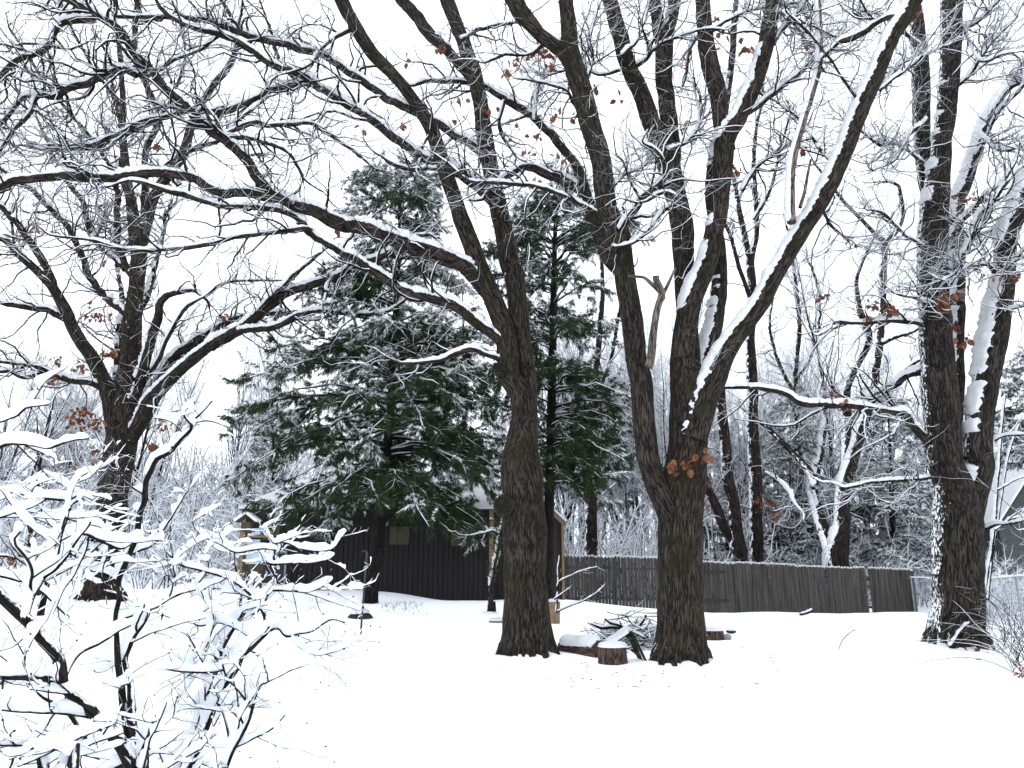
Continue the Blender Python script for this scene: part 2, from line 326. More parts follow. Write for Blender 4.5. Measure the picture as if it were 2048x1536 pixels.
# ------------------------------------------------------------------ traced oaks
def traced_tree(name, label, cat, base, traces, flare, barkm, leaves=(), twigs=(2.2, 6, 5), tm=.04, far=False, extra=None, seed=1, gn=.28, dens_up=.06, group=None, tlen=1.0, pl=None):
    rng = np.random.default_rng(seed); root = thing(name, label, cat, base, group)
    tb, lb, sb, wb = MB(), MB(), MB(), MB(); par = []
    for kind, D0, D1, dens, s in traces:
        p, r = trace(s, D0, D1, 'h' in kind)
        rm = r.max(); ds = np.clip(rm * .35, .04, .09) * (2 if far else 1)
        if 'B' in kind: p = np.vstack([np.array([[p[0, 0], p[0, 1], min(p[0, 2] - .1, float(gz(p[0, 0], p[0, 1])) - .3)]]), p]); r = np.concatenate([r[:1], r])
        if ('L' in kind or far) and r[-1] < .10:
            d = unit((p[-1] - p[-2])[None])[0]; n_ = 6; L_ = (.5 + r[-1] * 16) / n_; ex = [p[-1]]
            for _ in range(n_): d = unit((d + rng.normal(size=3) * .3 + [0, 0, .06])[None])[0]; ex.append(ex[-1] + d * L_)
            p = np.vstack([p, ex[1:]]); r = np.r_[r, r[-1] * np.linspace(.85, .12, n_)]
        p, r = resample(p, r, ds); amp = np.minimum(r * .5, .035) * (.35 if 'T' in kind else 1.0)
        w = np.stack([vn(p, 2.6), vn(p + 31, 2.6), vn(p + 63, 2.6)], -1) + .5 * np.stack([vn(p, 7.1), vn(p + 31, 7.1), vn(p + 63, 7.1)], -1)
        if 'B' not in kind: w = w * np.clip(np.arange(len(p)) / 8, 0, 1)[:, None]
        p = p + w * amp[:, None]
        bigtube(tb if 'T' in kind else lb, p, r, flare=(base[2], flare, .28) if 'B' in kind and flare else None, bark=.013 if not far else .01, sres=.028 if not far else .06, smax=60 if not far else 24)
        S = int(np.clip(rm * 110, 6, 18)); ps, rs_ = (densify(p[None], r[None], 1) if not far else (p[None], r[None])); snowtubes(sb, ps, rs_, S, tm * (1.45 if 'T' in kind else 1.7), .03, .18 if 'T' in kind else .5, 5.0, lo=.38 if 'T' in kind else .28, hi=.85 if 'T' in kind else .6, wide=.22 if 'T' in kind else .3, cover=.34 if 'T' in kind else 0., rough=.3)
        if 'B' in kind and flare and not far:
            for q_ in range(55):
                an = rng.uniform(0, 2 * pi); rr_ = r[2] * rng.uniform(1.0, 1.55); x_, y_ = p[0, 0] + cos(an) * rr_, p[0, 1] + sin(an) * rr_; dome(sb, (x_, y_, float(gz(x_, y_)) + .0), rng.uniform(.03, .07) + .16 * rng.random()**4, rng.uniform(.02, .11) * (1.6 - rr_ / r[2] * .6), 9, an * 7)
            for q_ in range(8):                      # buttress roots running out under the snow
                an = q_ * .7 + rng.uniform(-.2, .2); e = np.array([cos(an), sin(an), 0]); c0_ = np.array([p[0, 0], p[0, 1], base[2]]); rl = rng.uniform(1.2, 1.5)
                pr_ = np.array([c0_ + e * r[2] * .75 + [0, 0, .32], c0_ + e * r[2] * 1.08 + [0, 0, .13], c0_ + e * r[2] * rl + [0, 0, .0], c0_ + e * r[2] * (rl + .25) + [0, 0, -.12]]); pr_, rr2 = resample(pr_, np.array([.09, .10, .06, .03]) * r[2] / .37, .03); bigtube(tb, pr_, rr2)
        if dens > 0:
            a, b, L = toK(p, r, 26); par.append((a, b, dens, L))
    if par:
        A = np.array([q[0] for q in par]); B = np.array([q[1] for q in par]); wt = np.array([q[2] for q in par]); Lt = sum(q[2] * q[3] for q in par)
        n1 = int(twigs[0] * Lt)
        b1 = spawn(A, B, n1, (.7 * tlen, 2.3 * tlen), .55, .030, 11, gn, dens_up, .08, rng=rng, wt=wt)
        b1f = spawn(b1[0], b1[1], int(n1 * 1.3), (.5 * tlen, 1.5 * tlen), .6, .013, 9, gn * 1.1, dens_up * .5, .1, rng=rng)
        m = (np.concatenate([b1[0][:, ::2][:, :5], b1f[0][:, ::2][:, :5]]), np.concatenate([b1[1][:, ::2][:, :5], b1f[1][:, ::2][:, :5]]))
        b2 = spawn(m[0], m[1], int(n1 * twigs[1]), (.3 * tlen, .95 * tlen), .65, .0085, 6, gn * 1.25, .02, .1, rng=rng)
        b3 = spawn(b2[0], b2[1], int(n1 * twigs[1] * twigs[2] * .38), (.12, .42), .65, .0052, 4, gn * 1.3, .02, .1, rng=rng)
        for b, S, ss in ((b1, 6, 6), (b1f, 5, 5), (b2, 3, 4), (b3, 3, 3)):
            tubes(wb, b[0], b[1], S)
            snowtubes(sb, b[0], b[1], ss, tm * (.5 if S > 3 else .4), .013, .4, 9., lo=.25, hi=.75, cover=.15, wide=.2)
        wb.build('twigs', M['twig'], root)
    if tb.n: tb.build('trunk', M[barkm], root)
    if lb.n: lb.build('limbs', M[barkm], root)
    if sb.n: sb.build('snow', M['snow'], root)
    if leaves:
        f = MB()
        for q in leaves: leafcluster(f, *q)
        f.build('dead_leaves', M['leaf'], root, smooth=False)
    if extra: extra(root)
    return root
bA = gq(1052, 1314, 13)
A_ = [
 ('ThB', 13, 13, 0, "1052,1312,92 1052,1250,92 1051,1150,87 1050,1060,86 1047,1000,85 1043,940,84 1045,880,64 1049,830,50 1041,790,48 1017,744,47 1008,655,41 965,552,41 927,450,36 913,410,33 879,308,31 853,239,33 805,171,30 743,103,33 700,34,31 682,0,32 640,-70,30 600,-140,26"),
 ('Th', 13.1, 13.5, 0, "1058,880,36 1058,820,34 1055,744,35 1041,655,37 1029,552,43 1019,525,42 997,410,38 981,342,33 969,273,34 960,205,30 945,137,33 920,68,29 895,0,29 878,-70,27 865,-140,24"),
 ('L', 13.4, 13.8, .3, "948,160,20 935,147,20 908,116,20 873,82,22 839,41,24 805,0,24 775,-40,22 740,-90,20"),
 ('L', 13, 12, .6, "975,585,30 952,559,31 925,532,30 873,511,31 805,488,29 737,460,28 683,447,27 632,427,25 581,407,24 547,386,20"),
 ('L', 12, 11.2, 1.2, "585,410,18 547,386,17 520,355,17 495,325,18 444,280,18 376,219,17 308,147,16 263,99,15 239,65,15 205,38,15 147,7,14 100,-20,11 40,-60,8"),
 ('L', 12, 11.3, 1.2, "560,398,18 520,390,18 478,386,18 427,379,18 386,355,17 342,349,16 290,349,16 222,355,17 154,352,17 85,352,16 34,362,15 0,372,14 -60,395,11 -130,400,8"),
 ('L', 11.6, 11.6, 1.5, "294,147,13 273,150,13 246,137,13 212,147,13 171,167,13 130,178,13 106,195,10 79,191,9 62,226,7 27,260,6 0,300,5 -30,330,3"),
 ('L', 11.6, 11.8, 1.5, "85,192,8 51,195,8 20,226,7 0,246,7 -40,270,5"),
 ('L', 11.4, 11, 1.5, "191,38,14 164,41,13 130,44,13 109,68,12 96,92,12 68,109,11 34,120,10 7,143,10 -20,180,8 -60,230,6"),
 ('L', 11.8, 12.6, 1.5, "376,219,9 330,232,8 290,240,8 239,267,8 171,294,7 102,301,5 40,290,4"),
 ('L', 11.8, 12.8, 1.2, "444,275,11 472,260,10 513,244,10 536,253,9 581,248,8 622,246,7 649,263,6 700,297,5 740,330,3"),
 ('L', 11.8, 11.2, 1.2, "455,275,10 513,280,8 574,301,8 595,332,6 615,362,5 649,386,3"),
 ('L', 12.9, 11.6, 1, "1000,682,20 986,669,20 959,652,20 925,624,20 890,604,20 839,593,18 805,580,17 771,556,17 737,535,16 703,515,14 651,488,13 617,467,12 608,451,12 581,431,11 547,419,12 478,414,11 427,410,10 376,393,10 325,379,9 290,367,8 256,362,7 220,372,4"),
 ('L', 12.1, 11, 1, "625,462,8 608,456,8 547,465,8 478,475,8 410,489,8 342,499,8 267,501,7 232,496,6 191,482,6 144,477,4 100,470,3"),
 ('L', 13.4, 12.2, .9, "970,315,17 955,301,16 908,270,15 873,246,15 805,212,16 771,198,16 737,171,15 685,137,13 651,113,13 600,96,13 581,89,14 513,75,13 461,58,12 410,41,12 376,38,10 325,34,9 273,34,8 222,31,7 171,17,7 120,-5,6 60,-40,5"),
 ('L', 13.3, 12.4, .9, "1005,425,28 979,393,25 942,362,21 908,342,19 856,321,18 805,287,17 754,249,17 703,215,15 651,185,15 620,168,14 598,171,13 547,181,12 496,202,11 444,222,11 395,220,9 342,232,8 308,242,7 267,263,7 220,285,6 170,300,5 110,290,3"),
 ('L', 12.7, 12.0, 1.2, "640,180,14 618,158,13 598,150,13 547,130,12 496,96,12 461,75,11 427,65,10 393,58,9 359,44,8 325,20,7 300,-20,6"),
 ('L', 13, 12.4, 1.2, "880,340,8 867,338,7 819,338,7 778,325,6 764,314,4"),
 ('L', 12.9, 12, 1, "1000,720,10 980,712,9 950,700,9 915,708,9 880,722,8 840,727,7 800,726,4"),
 ('L', 13.2, 14.5, 1.2, "925,78,7 960,60,7 1000,50,6 1060,40,4"),
 ('L', 12.9, 12, 1.4, "700,60,8 650,90,6 620,130,5 560,150,3"),
 ('L', 12.7, 14, 1.2, "598,171,7 560,120,6 540,60,5 520,0,4 500,-50,3"),
 ('L', 11.7, 12.6, 1.4, "308,147,7 350,120,6 400,100,5 440,70,4"),
]
LV = lambda s, D: [(float(a), float(b), D, int(n), float(sp)) for a, b, n, sp in (q.split(',') for q in s.split())]
def knots(root):
    for (x, y, w, h) in ((1014, 1015, 21, 26), (1003, 745, 12, 14)):
        m = MB()
        q, t = P(x, y, 12.9); rr = w * t / F
        p = np.array([q + np.array([.25, .3, -.05]), q + np.array([.05, .05, 0]), q + np.array([-.05, -.26, .02]), q + np.array([-.06, -.31, .02])]); r = np.array([rr * 1.2, rr * 1.25, rr, rr * .75])
        p, r = resample(p, r, .03); bigtube(m, p, r, cap=True, sres=.02, bark=.02); m.build('burl', M['bark'], root)
traced_tree('oak_tree', 'big oak with two leaning leaders left of centre, snow at its flared base', 'oak tree', bA, A_, .36, 'bark',
  leaves=LV("885,95,6,10 815,122,3,10 978,75,3,12 1010,145,3,10 800,250,4,12 920,235,5,16 675,465,4,8 935,615,3,8 720,250,2,14 985,215,4,16 925,205,4,14 615,90,1,8", 13),
  extra=knots, seed=11, twigs=(4.2, 6, 6))
bB = gq(1366, 1328, 12)
B_ = [
 ('ThB', 12, 12, 0, "1366,1326,92 1362,1250,92 1362,1150,90 1361,1050,92 1365,980,90 1374,905,76 1378,840,78 1372,775,66 1365,710,48 1372,650,46 1380,613,45 1391,580,45 1406,548,42 1418,515,40 1431,450,37 1438,423,35 1447,325,39 1451,277,43 1481,228,34 1512,163,34 1530,98,33 1541,33,31 1547,0,31 1560,-70,29 1575,-140,25"),
 ('Th', 11.9, 11.6, 0, "1352,1050,60 1328,1000,52 1305,950,46 1291,873,46 1284,775,46 1272,710,43 1264,645,43 1250,548,42 1238,482,46 1232,450,45 1216,423,42 1202,325,42 1175,228,42 1158,163,44 1138,98,42 1139,65,33 1131,0,29 1127,-70,27 1120,-140,24"),
 ('Th', 11.7, 11.3, 0, "1150,140,40 1120,100,40 1078,68,38 1044,27,40 1030,0,40 990,-60,36 950,-120,30"),
 ('Th', 12, 12.2, 0, "1451,300,40 1446,260,36 1441,228,33 1438,195,34 1430,163,38 1419,130,36 1410,65,31 1404,0,29 1398,-70,27 1392,-140,24"),
 ('Th', 12.3, 13, 0, "1378,760,50 1378,690,42 1372,610,40 1368,548,40 1364,456,45 1351,391,42 1336,325,48 1326,290,46 1308,260,38 1286,195,38 1256,130,34 1238,65,33 1220,0,32 1200,-70,29 1185,-140,26"),
 ('Th', 12.8, 13.1, 0, "1345,320,38 1340,270,36 1336,228,35 1329,163,34 1327,98,36 1318,50,26 1308,0,24 1300,-60,22"),
 ('Th', 12.9, 13.1, 0, "1328,110,28 1338,60,26 1350,0,26 1358,-60,22"),
 ('Th', 12.2, 14.5, 0, "1385,830,40 1395,770,36 1415,700,36 1430,640,36 1438,580,32 1440,520,28 1432,460,26 1422,400,24 1424,330,20 1445,240,16 1460,150,14 1468,60,12 1474,-30,10"),
 ('Th', 11.9, 11.5, 0, "1385,880,66 1405,810,58 1433,743,56 1452,704,52 1481,662,44 1517,613,40 1549,554,38 1582,499,38 1626,427,37 1664,359,38 1698,280,37 1726,205,37 1753,147,34 1784,75,34 1815,27,36 1828,0,36 1860,-60,34 1890,-120,30"),
 ('Th', 12.2, 13.5, .0, "1262,560,26 1235,540,30 1215,510,31 1200,470,30 1190,440,28 1172,390,26 1154,335,22 1130,301,18"),
 ('L', 13.5, 13.6, .8, "1134,308,18 1110,275,17 1096,260,16 1044,219,15 1010,198,13 976,178,11 930,165,9 890,163,9 850,162,8 825,170,6"),
 ('L', 13.3, 12.7, .7, "1175,395,22 1147,369,20 1095,349,17 1054,335,14 1010,355,12 990,370,8"),
 ('L', 11.8, 12.0, 1, "1225,445,9 1212,437,9 1164,410,8 1113,386,8 1061,372,8 1010,366,7 942,362,7 908,338,5"),
 ('L', 11.5, 11.6, .8, "1800,45,10 1790,34,11 1750,48,10 1712,72,12 1678,85,9 1657,106,9 1640,120,5"),
 ('L', 12, 12.2, .8, "1490,232,9 1507,219,9 1551,185,9 1589,154,8 1630,122,6 1657,100,5 1690,60,3"),
 ('L', 12, 12.6, 1, "1530,110,10 1560,70,8 1600,20,8 1625,-20,7"),
 ('L', 11.6, 11, 1.2, "1205,469,5 1216,485,6 1230,495,6 1263,488,7 1302,456,7 1328,423,7 1354,400,6 1334,384,7 1308,394,6"),
 ('L', 11.6, 11.2, .8, "1240,462,12 1246,456,13 1263,430,14 1282,400,14 1296,389,13"),
 ('L', 11.9, 12.8, 1.4, "1425,60,7 1460,40,6 1500,22,6 1540,15,5 1600,5,3"),
 ('L', 11.8, 13, 1.2, "1240,140,7 1200,150,6 1160,135,4 1100,150,3"),
 ('L', 11.7, 12.4, 1.2, "1195,290,8 1160,230,7 1130,180,6 1060,160,4"),
 ('L', 12.8, 11.7, 1.2, "1262,140,9 1290,120,8 1320,90,6 1400,60,4 1450,60,3"),
 ('L', 12.1, 13.5, 1.2, "1485,380,8 1520,330,7 1560,300,5 1600,270,3"),
 ('L', 11.7, 12.5, 1.2, "1670,330,7 1640,300,6 1600,240,6 1560,210,4"),
 ('L', 11.6, 11.2, 1, "1725,215,7 1700,180,6 1660,120,6 1620,70,5 1580,30,4"),
 ('L', 11.6, 12.5, 1, "1760,180,7 1800,150,6 1850,110,5 1900,90,4"),
 ('L', 12.2, 13, 1.6, "1245,110,7 1275,80,6 1290,40,5 1300,0,4"),
 ('L', 12, 12.8, 1.6, "1160,180,7 1185,130,6 1180,80,5 1195,20,4"),
 ('L', 11.7, 12.6, 1.6, "1090,85,7 1060,110,6 1010,110,5 970,125,4 950,120,3"),
 ('L', 12, 13, 1.6, "1340,300,7 1380,280,6 1400,240,5 1390,180,4"),
 ('L', 12, 13.4, 1.6, "1210,390,6 1250,350,6 1290,330,5 1310,290,4"),
 ('L', 11.8, 12.8, 1.6, "1555,20,7 1590,50,6 1620,90,5 1660,100,4"),
 ('L', 11.7, 13, 1.6, "1640,400,6 1660,450,5 1700,480,4"),
 ('L', 12.2, 13, 1.6, "1405,60,6 1380,100,5 1370,160,4"),
 ('L', 13, 13.8, 1.6, "1010,200,6 1000,260,5 1030,310,4"),
 ('L', 13.2, 14, 1.6, "1070,240,6 1075,180,5 1100,140,4"),
]
def stubs(root):
    m = MB()
    for s, c in (("1297,735,17 1302,718,16 1308,661,15 1316,613,15 1325,592,15", 0), ("1322,598,15 1324,585,14 1318,572,14 1313,560,14 1312,552,14", 1), ("1320,585,8 1306,570,9 1290,556,7 1279,554,6 1256,553,4", 0), ("1326,590,7 1334,574,8 1342,556,7 1351,536,5", 0)):
        p, r = trace(s, 11.5, 11.3); p, r = resample(p, r, .05); bigtube(m, p, r, bark=.014, cap=True, sres=.012)
    o = m.build('broken_stub', M['dead'], root); o['label'] = 'pale barkless broken stub'
traced_tree('oak_tree', 'largest oak in the centre, many thick stems fanning from one trunk', 'oak tree', bB, B_, .42, 'bark',
  leaves=LV("1085,85,5,10 1095,110,8,14 1098,135,9,10 1110,230,4,8 1010,140,4,10 1190,175,6,8 1060,100,4,14 1160,65,3,8 1430,40,5,10 1447,68,7,10 1485,75,6,8 1495,98,9,12 1433,98,4,8 1365,130,5,9 1470,338,7,8 1145,232,5,8 1080,270,5,12 1060,300,5,18 1040,270,4,22 1120,330,4,22 1620,25,3,8 1610,92,4,8 1608,298,6,8 1835,28,7,8 1240,190,3,14 1375,245,4,10 1020,120,4,14", 12) + LV("1352,935,7,12 1376,928,6,12 1413,908,6,10", 11.5),
  extra=stubs, seed=23, twigs=(6.5, 6, 6))
bC = gq(1916, 1296, 14)
C_ = [
 ('ThB', 14, 14, 0, "1916,1294,96 1914,1258,96 1916,1193,92 1914,1095,92 1915,1030,92 1908,970,78 1892,932,67 1884,860,66 1878,758,66 1870,655,60 1865,552,56 1864,479,55 1869,410,54 1878,342,44 1886,273,37 1897,171,37 1902,68,40 1903,0,41 1905,-70,38 1905,-140,33"),
 ('Th', 14, 14.1, 0, "1928,1060,60 1945,990,56 1958,932,53 1954,894,52 1967,792,51 1984,689,54 1994,621,50 2009,552,42 2013,479,40 2033,427,42 2050,380,42 2090,300,38 2130,220,34 2170,120,30 2190,0,26 2200,-120,20"),
 ('Th', 14.3, 14.9, 0, "1872,440,30 1858,390,28 1847,325,29 1844,273,32 1842,171,34 1839,103,31 1835,51,28 1825,0,25 1812,-70,22"),
 ('Th', 14.3, 16.2, 0, "1898,900,38 1906,820,36 1910,740,34 1912,620,32 1912,500,32 1912,410,30 1927,376,27 1944,325,25 1962,273,26 1985,222,24 2006,188,19 2033,147,17 2060,110,15 2110,50,12"),
 ('L', 14, 12.6, .5, "1860,890,18 1845,870,17 1825,850,16 1808,829,14 1773,823,13 1739,816,13 1705,814,12 1654,811,12 1602,805,12 1568,788,10 1534,778,9 1500,776,8 1450,775,6 1425,782,4"),
 ('L', 14, 13.3, .8, "1850,655,9 1833,648,9 1773,643,8 1722,646,7 1671,645,7 1664,655,4"),
 ('L', 14.2, 15.5, .8, "1848,738,15 1838,744,14 1808,758,13 1784,775,12 1753,790,12 1730,815,9"),
 ('L', 14.1, 13, 1, "1862,955,6 1840,958,6 1790,962,6 1740,966,5 1690,975,4"),
 ('L', 14.0, 13, 1, "1855,240,9 1820,270,6 1790,320,5 1750,340,4"),
 ('L', 14.6, 13.6, 1, "1905,470,9 1925,440,8 1945,420,8 1970,390,7 2000,370,6 2030,330,5"),
 ('L', 14, 13, 1, "1900,560,8 1920,520,8 1940,490,9 1960,430,8 1990,400,8 2010,370,6"),
 ('L', 14.1, 13, 1, "1972,1058,9 1990,1050,7 2010,1048,5 2048,1040,4"),
 ('L', 14.0, 13, 1, "1990,880,6 2010,872,5 2050,868,4 2090,860,3"),
 ('L', 14.2, 13.2, 1, "1905,40,7 1930,60,6 1960,120,5 2000,110,4"),
 ('L', 15, 14, 1.1, "1990,220,9 2010,190,9 2030,170,8 2060,160,7"),
 ('L', 15.5, 14, 1.1, "1950,320,8 1975,270,7 2000,220,6 2040,180,5"),
 ('L', 14, 13, 1.1, "1840,110,6 1800,130,5 1770,170,4"),
 ('L', 14.1, 12.8, 1.4, "1890,600,8 1870,610,7 1845,600,6 1800,590,4"),
 ('L', 14.1, 13.2, 1.8, "2000,560,8 1970,530,7 1930,540,6 1890,560,4"),
 ('L', 14.1, 13.2, 1.2, "1905,180,7 1940,150,6 1980,90,5 2030,40,4"),
 ('L', 14.1, 15, 1.4, "2040,400,8 2000,450,6 1960,470,5 1930,490,4"),
 ('L', 14.1, 13, 1.6, "1920,60,7 1960,40,6 2000,0,5"),
 ('L', 14.3, 13.4, 1.6, "1840,90,7 1800,60,6 1760,30,5 1720,20,4"),
 ('L', 14.2, 13.4, 1.6, "1850,330,7 1800,290,6 1760,290,5 1720,260,4"),
 ('L', 14, 13, 1.6, "1862,500,7 1810,470,6 1770,430,5 1740,420,4"),
 ('L', 14.8, 14, 1.6, "1960,270,7 2000,300,6 2050,290,5"),
 ('L', 14.2, 13.2, 1.6, "1990,640,7 2020,620,6 2050,610,5"),
 ('L', 14.1, 13.3, 1.6, "2010,540,7 2030,520,6 2060,490,5"),
]
traced_tree('oak_tree', 'right-hand oak forking low in two, windward side plastered with snow', 'oak tree', bC, C_, .32, 'bark_r',
  leaves=LV("1885,612,14,14 1880,600,10,10 1915,650,12,12 1930,680,10,10 1895,595,6,8 1925,585,6,10 1783,620,22,14 1745,610,8,12 1735,632,6,10 1655,595,5,9 1600,640,4,8 1950,383,4,12 1970,395,4,10 1925,400,5,10 1990,550,5,10 1960,545,5,10 2030,550,6,12 1665,795,8,12 1695,805,8,12 1678,795,5,8 1840,25,5,8 1955,540,5,12", 13.4),
  seed=37, twigs=(6.0, 6, 6), tm=.05)
bD = gq(203, 1204, 20)
D_ = [
 ('ThB', 20, 20, 0, "203,1202,72 210,1117,58 220,1065,53 226,980,58 238,912,62 250,843,58 250,792,46 261,723,40 264,655,36 271,587,30 278,518,29 275,478,34 266,430,22 262,400,20 256,370,18 248,300,14 246,273,12 246,205,11 239,103,9 232,30,8 225,-40,6"),
 ('Th', 20, 20.3, .8, "280,500,26 290,456,23 297,430,22 308,393,22 342,342,24 369,301,22 386,239,16 427,171,16 455,137,14 475,85,10 465,41,9 444,0,8 430,-50,6"),
 ('Th', 20.2, 21.5, .8, "284,520,15 288,450,15 290,376,14 292,300,12 318,239,12 301,188,12 273,120,11 270,51,11 277,0,10 280,-60,8"),
 ('Th', 20, 19, .5, "238,890,40 228,840,34 219,792,33 202,751,31 181,710,30 161,682,28 144,652,26 130,617,25 106,576,24 75,542,23 44,515,21 17,488,20 0,477,19 -50,455,15"),
 ('L', 19.4, 19, 1, "106,570,16 103,559,15 92,532,14 65,491,14 41,455,13 20,434,12 0,414,11 -40,380,8"),
 ('L', 20, 19.2, 1, "268,655,13 255,631,13 222,604,13 198,576,14 174,546,13 164,512,12 147,474,12 130,450,12 103,420,11 68,383,10 41,366,9 0,335,7 -40,300,5"),
 ('L', 20, 20.8, 1, "272,580,13 267,563,13 253,535,13 236,494,12 234,450,12 236,393,12 232,366,11 246,308,10 240,250,8 225,180,6"),
 ('L', 20.1, 20.8, 1, "250,540,10 236,525,9 205,498,9 185,477,10 174,437,11 164,403,10 137,369,8 110,320,6 80,250,5"),
 ('L', 19.8, 18.6, 1, "222,790,15 205,778,14 185,768,13 150,763,12 116,754,12 85,747,12 48,754,9 21,744,8 0,744,7 -50,735,5"),
 ('L', 19.2, 18.6, 1, "120,756,9 100,745,8 79,734,8 41,729,7 0,723,6 -40,715,4"),
 ('L', 19.6, 18.8, 1, "135,640,14 126,635,13 96,621,12 62,614,11 21,609,10 0,604,8 -50,590,5"),
 ('Th', 19.9, 19, .5, "262,880,30 280,845,32 297,812,36 318,782,34 349,751,33 393,713,34 437,682,32"),
 ('L', 19, 18.2, .8, "420,694,23 437,682,22 478,662,21 506,641,20 547,607,18 581,583,16 632,566,16 677,553,14 713,529,13 754,518,11 781,501,11 812,480,9 850,470,5"),
 ('L', 18.7, 18.2, .9, "475,664,13 489,662,12 533,658,12 564,648,12 598,631,12 632,626,11 651,624,9 700,628,8 771,624,6 805,604,5"),
 ('L', 20.2, 20.4, .8, "275,850,26 288,815,24 300,792,23 325,750,22 352,713,20 393,682,18 424,662,14 461,641,12 513,631,10 564,626,9 610,640,6"),
 ('L', 18.7, 18, .5, "520,622,12 533,607,12 567,576,10 588,552,7 642,505,5"),
 ('L', 19.8, 19.4, .4, "268,800,19 277,775,18 294,713,18 304,672,18 314,638,17 321,607,15 335,590,13 359,585,11 376,581,8"),
 ('L', 19.9, 18.8, 1, "275,800,9 284,775,9 314,723,8 335,679,7 355,641,7 373,614,6 410,593,5 448,566,5 513,561,4 581,561,3"),
 ('L', 20.3, 22, .8, "272,660,14 277,621,14 294,597,12 304,563,10 320,500,8 330,440,6"),
 ('L', 20.3, 22.5, .8, "232,760,14 236,700,13 240,650,12 245,600,10 235,540,8 230,480,6"),
 ('L', 20.2, 21, 1.2, "369,305,9 410,290,8 440,280,7 480,240,6 530,200,4"),
 ('L', 20.2, 19.5, 1.2, "262,400,9 220,330,8 160,250,7 110,190,6 60,120,5 20,60,4"),
 ('L', 20.2, 20, 1.2, "246,220,7 190,140,6 150,70,5 120,0,4"),
 ('L', 20, 20, 1.2, "316,240,7 350,180,6 370,110,5 360,40,4"),
 ('L', 18.5, 18.2, 1.2, "668,550,7 655,575,6 650,600,5 645,612,3"),
 ('L', 20.2, 21, 1.2, "185,480,7 215,432,7 210,428,5"),
 ('L', 19.3, 20, 1.2, "60,530,6 30,490,5 20,440,5 -10,400,3"),
]
traced_tree('oak_tree', 'left-hand spreading oak with low side limbs behind the snowy shrub', 'oak tree', bD, D_, .15, 'bark',
  leaves=LV("150,835,26,16 170,825,26,14 195,845,26,16 160,845,14,14 103,763,24,11 158,733,14,10 115,720,12,12 180,635,8,10 205,635,14,14 195,630,6,10 220,705,16,14 225,708,10,8 68,460,7,7 318,295,12,7 305,890,18,10 315,900,10,8 325,850,10,16 195,905,6,12 185,920,6,8 443,632,7,8 210,525,4,6 178,610,3,6 150,930,5,8", 19),
  seed=53, twigs=(4.2, 5, 5), tm=.045, tlen=1.25)
# dead limb lodged in the centre oak
dl = MB(); p, r = trace("1637,-60,9 1637,0,10 1640,68,12 1637,137,12 1623,191,13 1603,256,13 1585,325,14 1582,393,17 1583,445,19", 11.9, 11.45); p, r = resample(p, r, .06); bigtube(dl, p, r, bark=.012, cap=True, sres=.015)
p2, r2 = trace("1600,415,8 1610,380,7 1615,350,6 1622,318,4", 11.5, 11.6); p2, r2 = resample(p2, r2, .06); bigtube(dl, p2, r2, bark=.004)
dr = thing('dead_limb', 'pale barkless dead limb hanging lodged against the right stem of the centre oak', 'dead branch', p[-1])
dl.build('bare_wood', M['dead'], dr); sb = MB(); snowtubes(sb, p[None], r[None], 7, .045, .03, lo=.15, hi=.45); sb.build('snow', M['snow'], dr)

# ------------------------------------------------------------------ wood behind: traced trees
def far_tree(label, px, py, D, tr, seed, tw=(3, 5, 4), lv=(), name='bare_tree', mat='bark_far', tm=.05, group=None):
    b = gq(px, py, D); return traced_tree(name, label, 'tree', b, tr, .12, mat, leaves=lv, seed=seed, twigs=tw, tm=tm, far=True, tlen=1.3, group=group)
far_tree('forked tree behind the right part of the picket fence, left fork plastered white', 1672, 1140, 30, [
 ('ThB', 30, 30, .2, "1672,1140,52 1673,1100,50 1683,1050,32 1683,1023,32 1688,974,30 1702,920,28 1718,870,26 1735,810,24 1746,758,20 1756,689,20 1763,621,17 1766,535,15 1767,484,15 1755,474,12 1722,438,10 1691,407,9 1667,376,8 1640,340,6"),
 ('Th', 30, 33, .2, "1660,1100,30 1648,1065,28 1634,1023,22 1626,980,20 1630,950,18 1638,915,16 1644,877,15 1650,840,12 1640,800,8"),
 ('Th', 30.2, 32.5, .4, "1630,975,18 1620,946,18 1600,920,16 1585,905,15 1551,871,14 1524,847,12 1490,820,9"),
 ('Th', 30, 29.5, .8, "1767,490,13 1780,475,12 1794,461,12 1805,430,9 1800,380,7"),
 ('Th', 30, 31, .5, "1692,960,22 1694,880,22 1690,792,20 1698,760,20 1712,730,19 1736,672,17 1720,620,12 1712,560,10 1735,500,8 1750,470,6"),
 ('L', 30, 29, .8, "1757,690,10 1790,675,8 1830,660,6"), ('L', 30, 29, .8, "1730,820,8 1770,780,8 1810,740,8 1840,720,6")], 71)
far_tree('leaning twin-stemmed tree behind the fence, left of the straight one', 1480, 1130, 30, [
 ('ThB', 30, 30, .2, "1480,1128,34 1476,1097,34 1470,1050,26 1466,999,24 1454,950,24 1452,905,22 1442,808,20 1438,700,18 1430,600,14"),
 ('Th', 30, 30, .4, "1474,1090,26 1449,1055,22 1432,1011,20 1417,980,18 1400,930,16 1385,850,12"),
 ('L', 30, 29, .8, "1530,945,6 1555,960,7 1580,985,9")], 72, lv=LV("1540,1010,24,20 1560,1030,26,18 1520,1000,18,16 1415,965,12,14 1410,1010,10,14", 29))
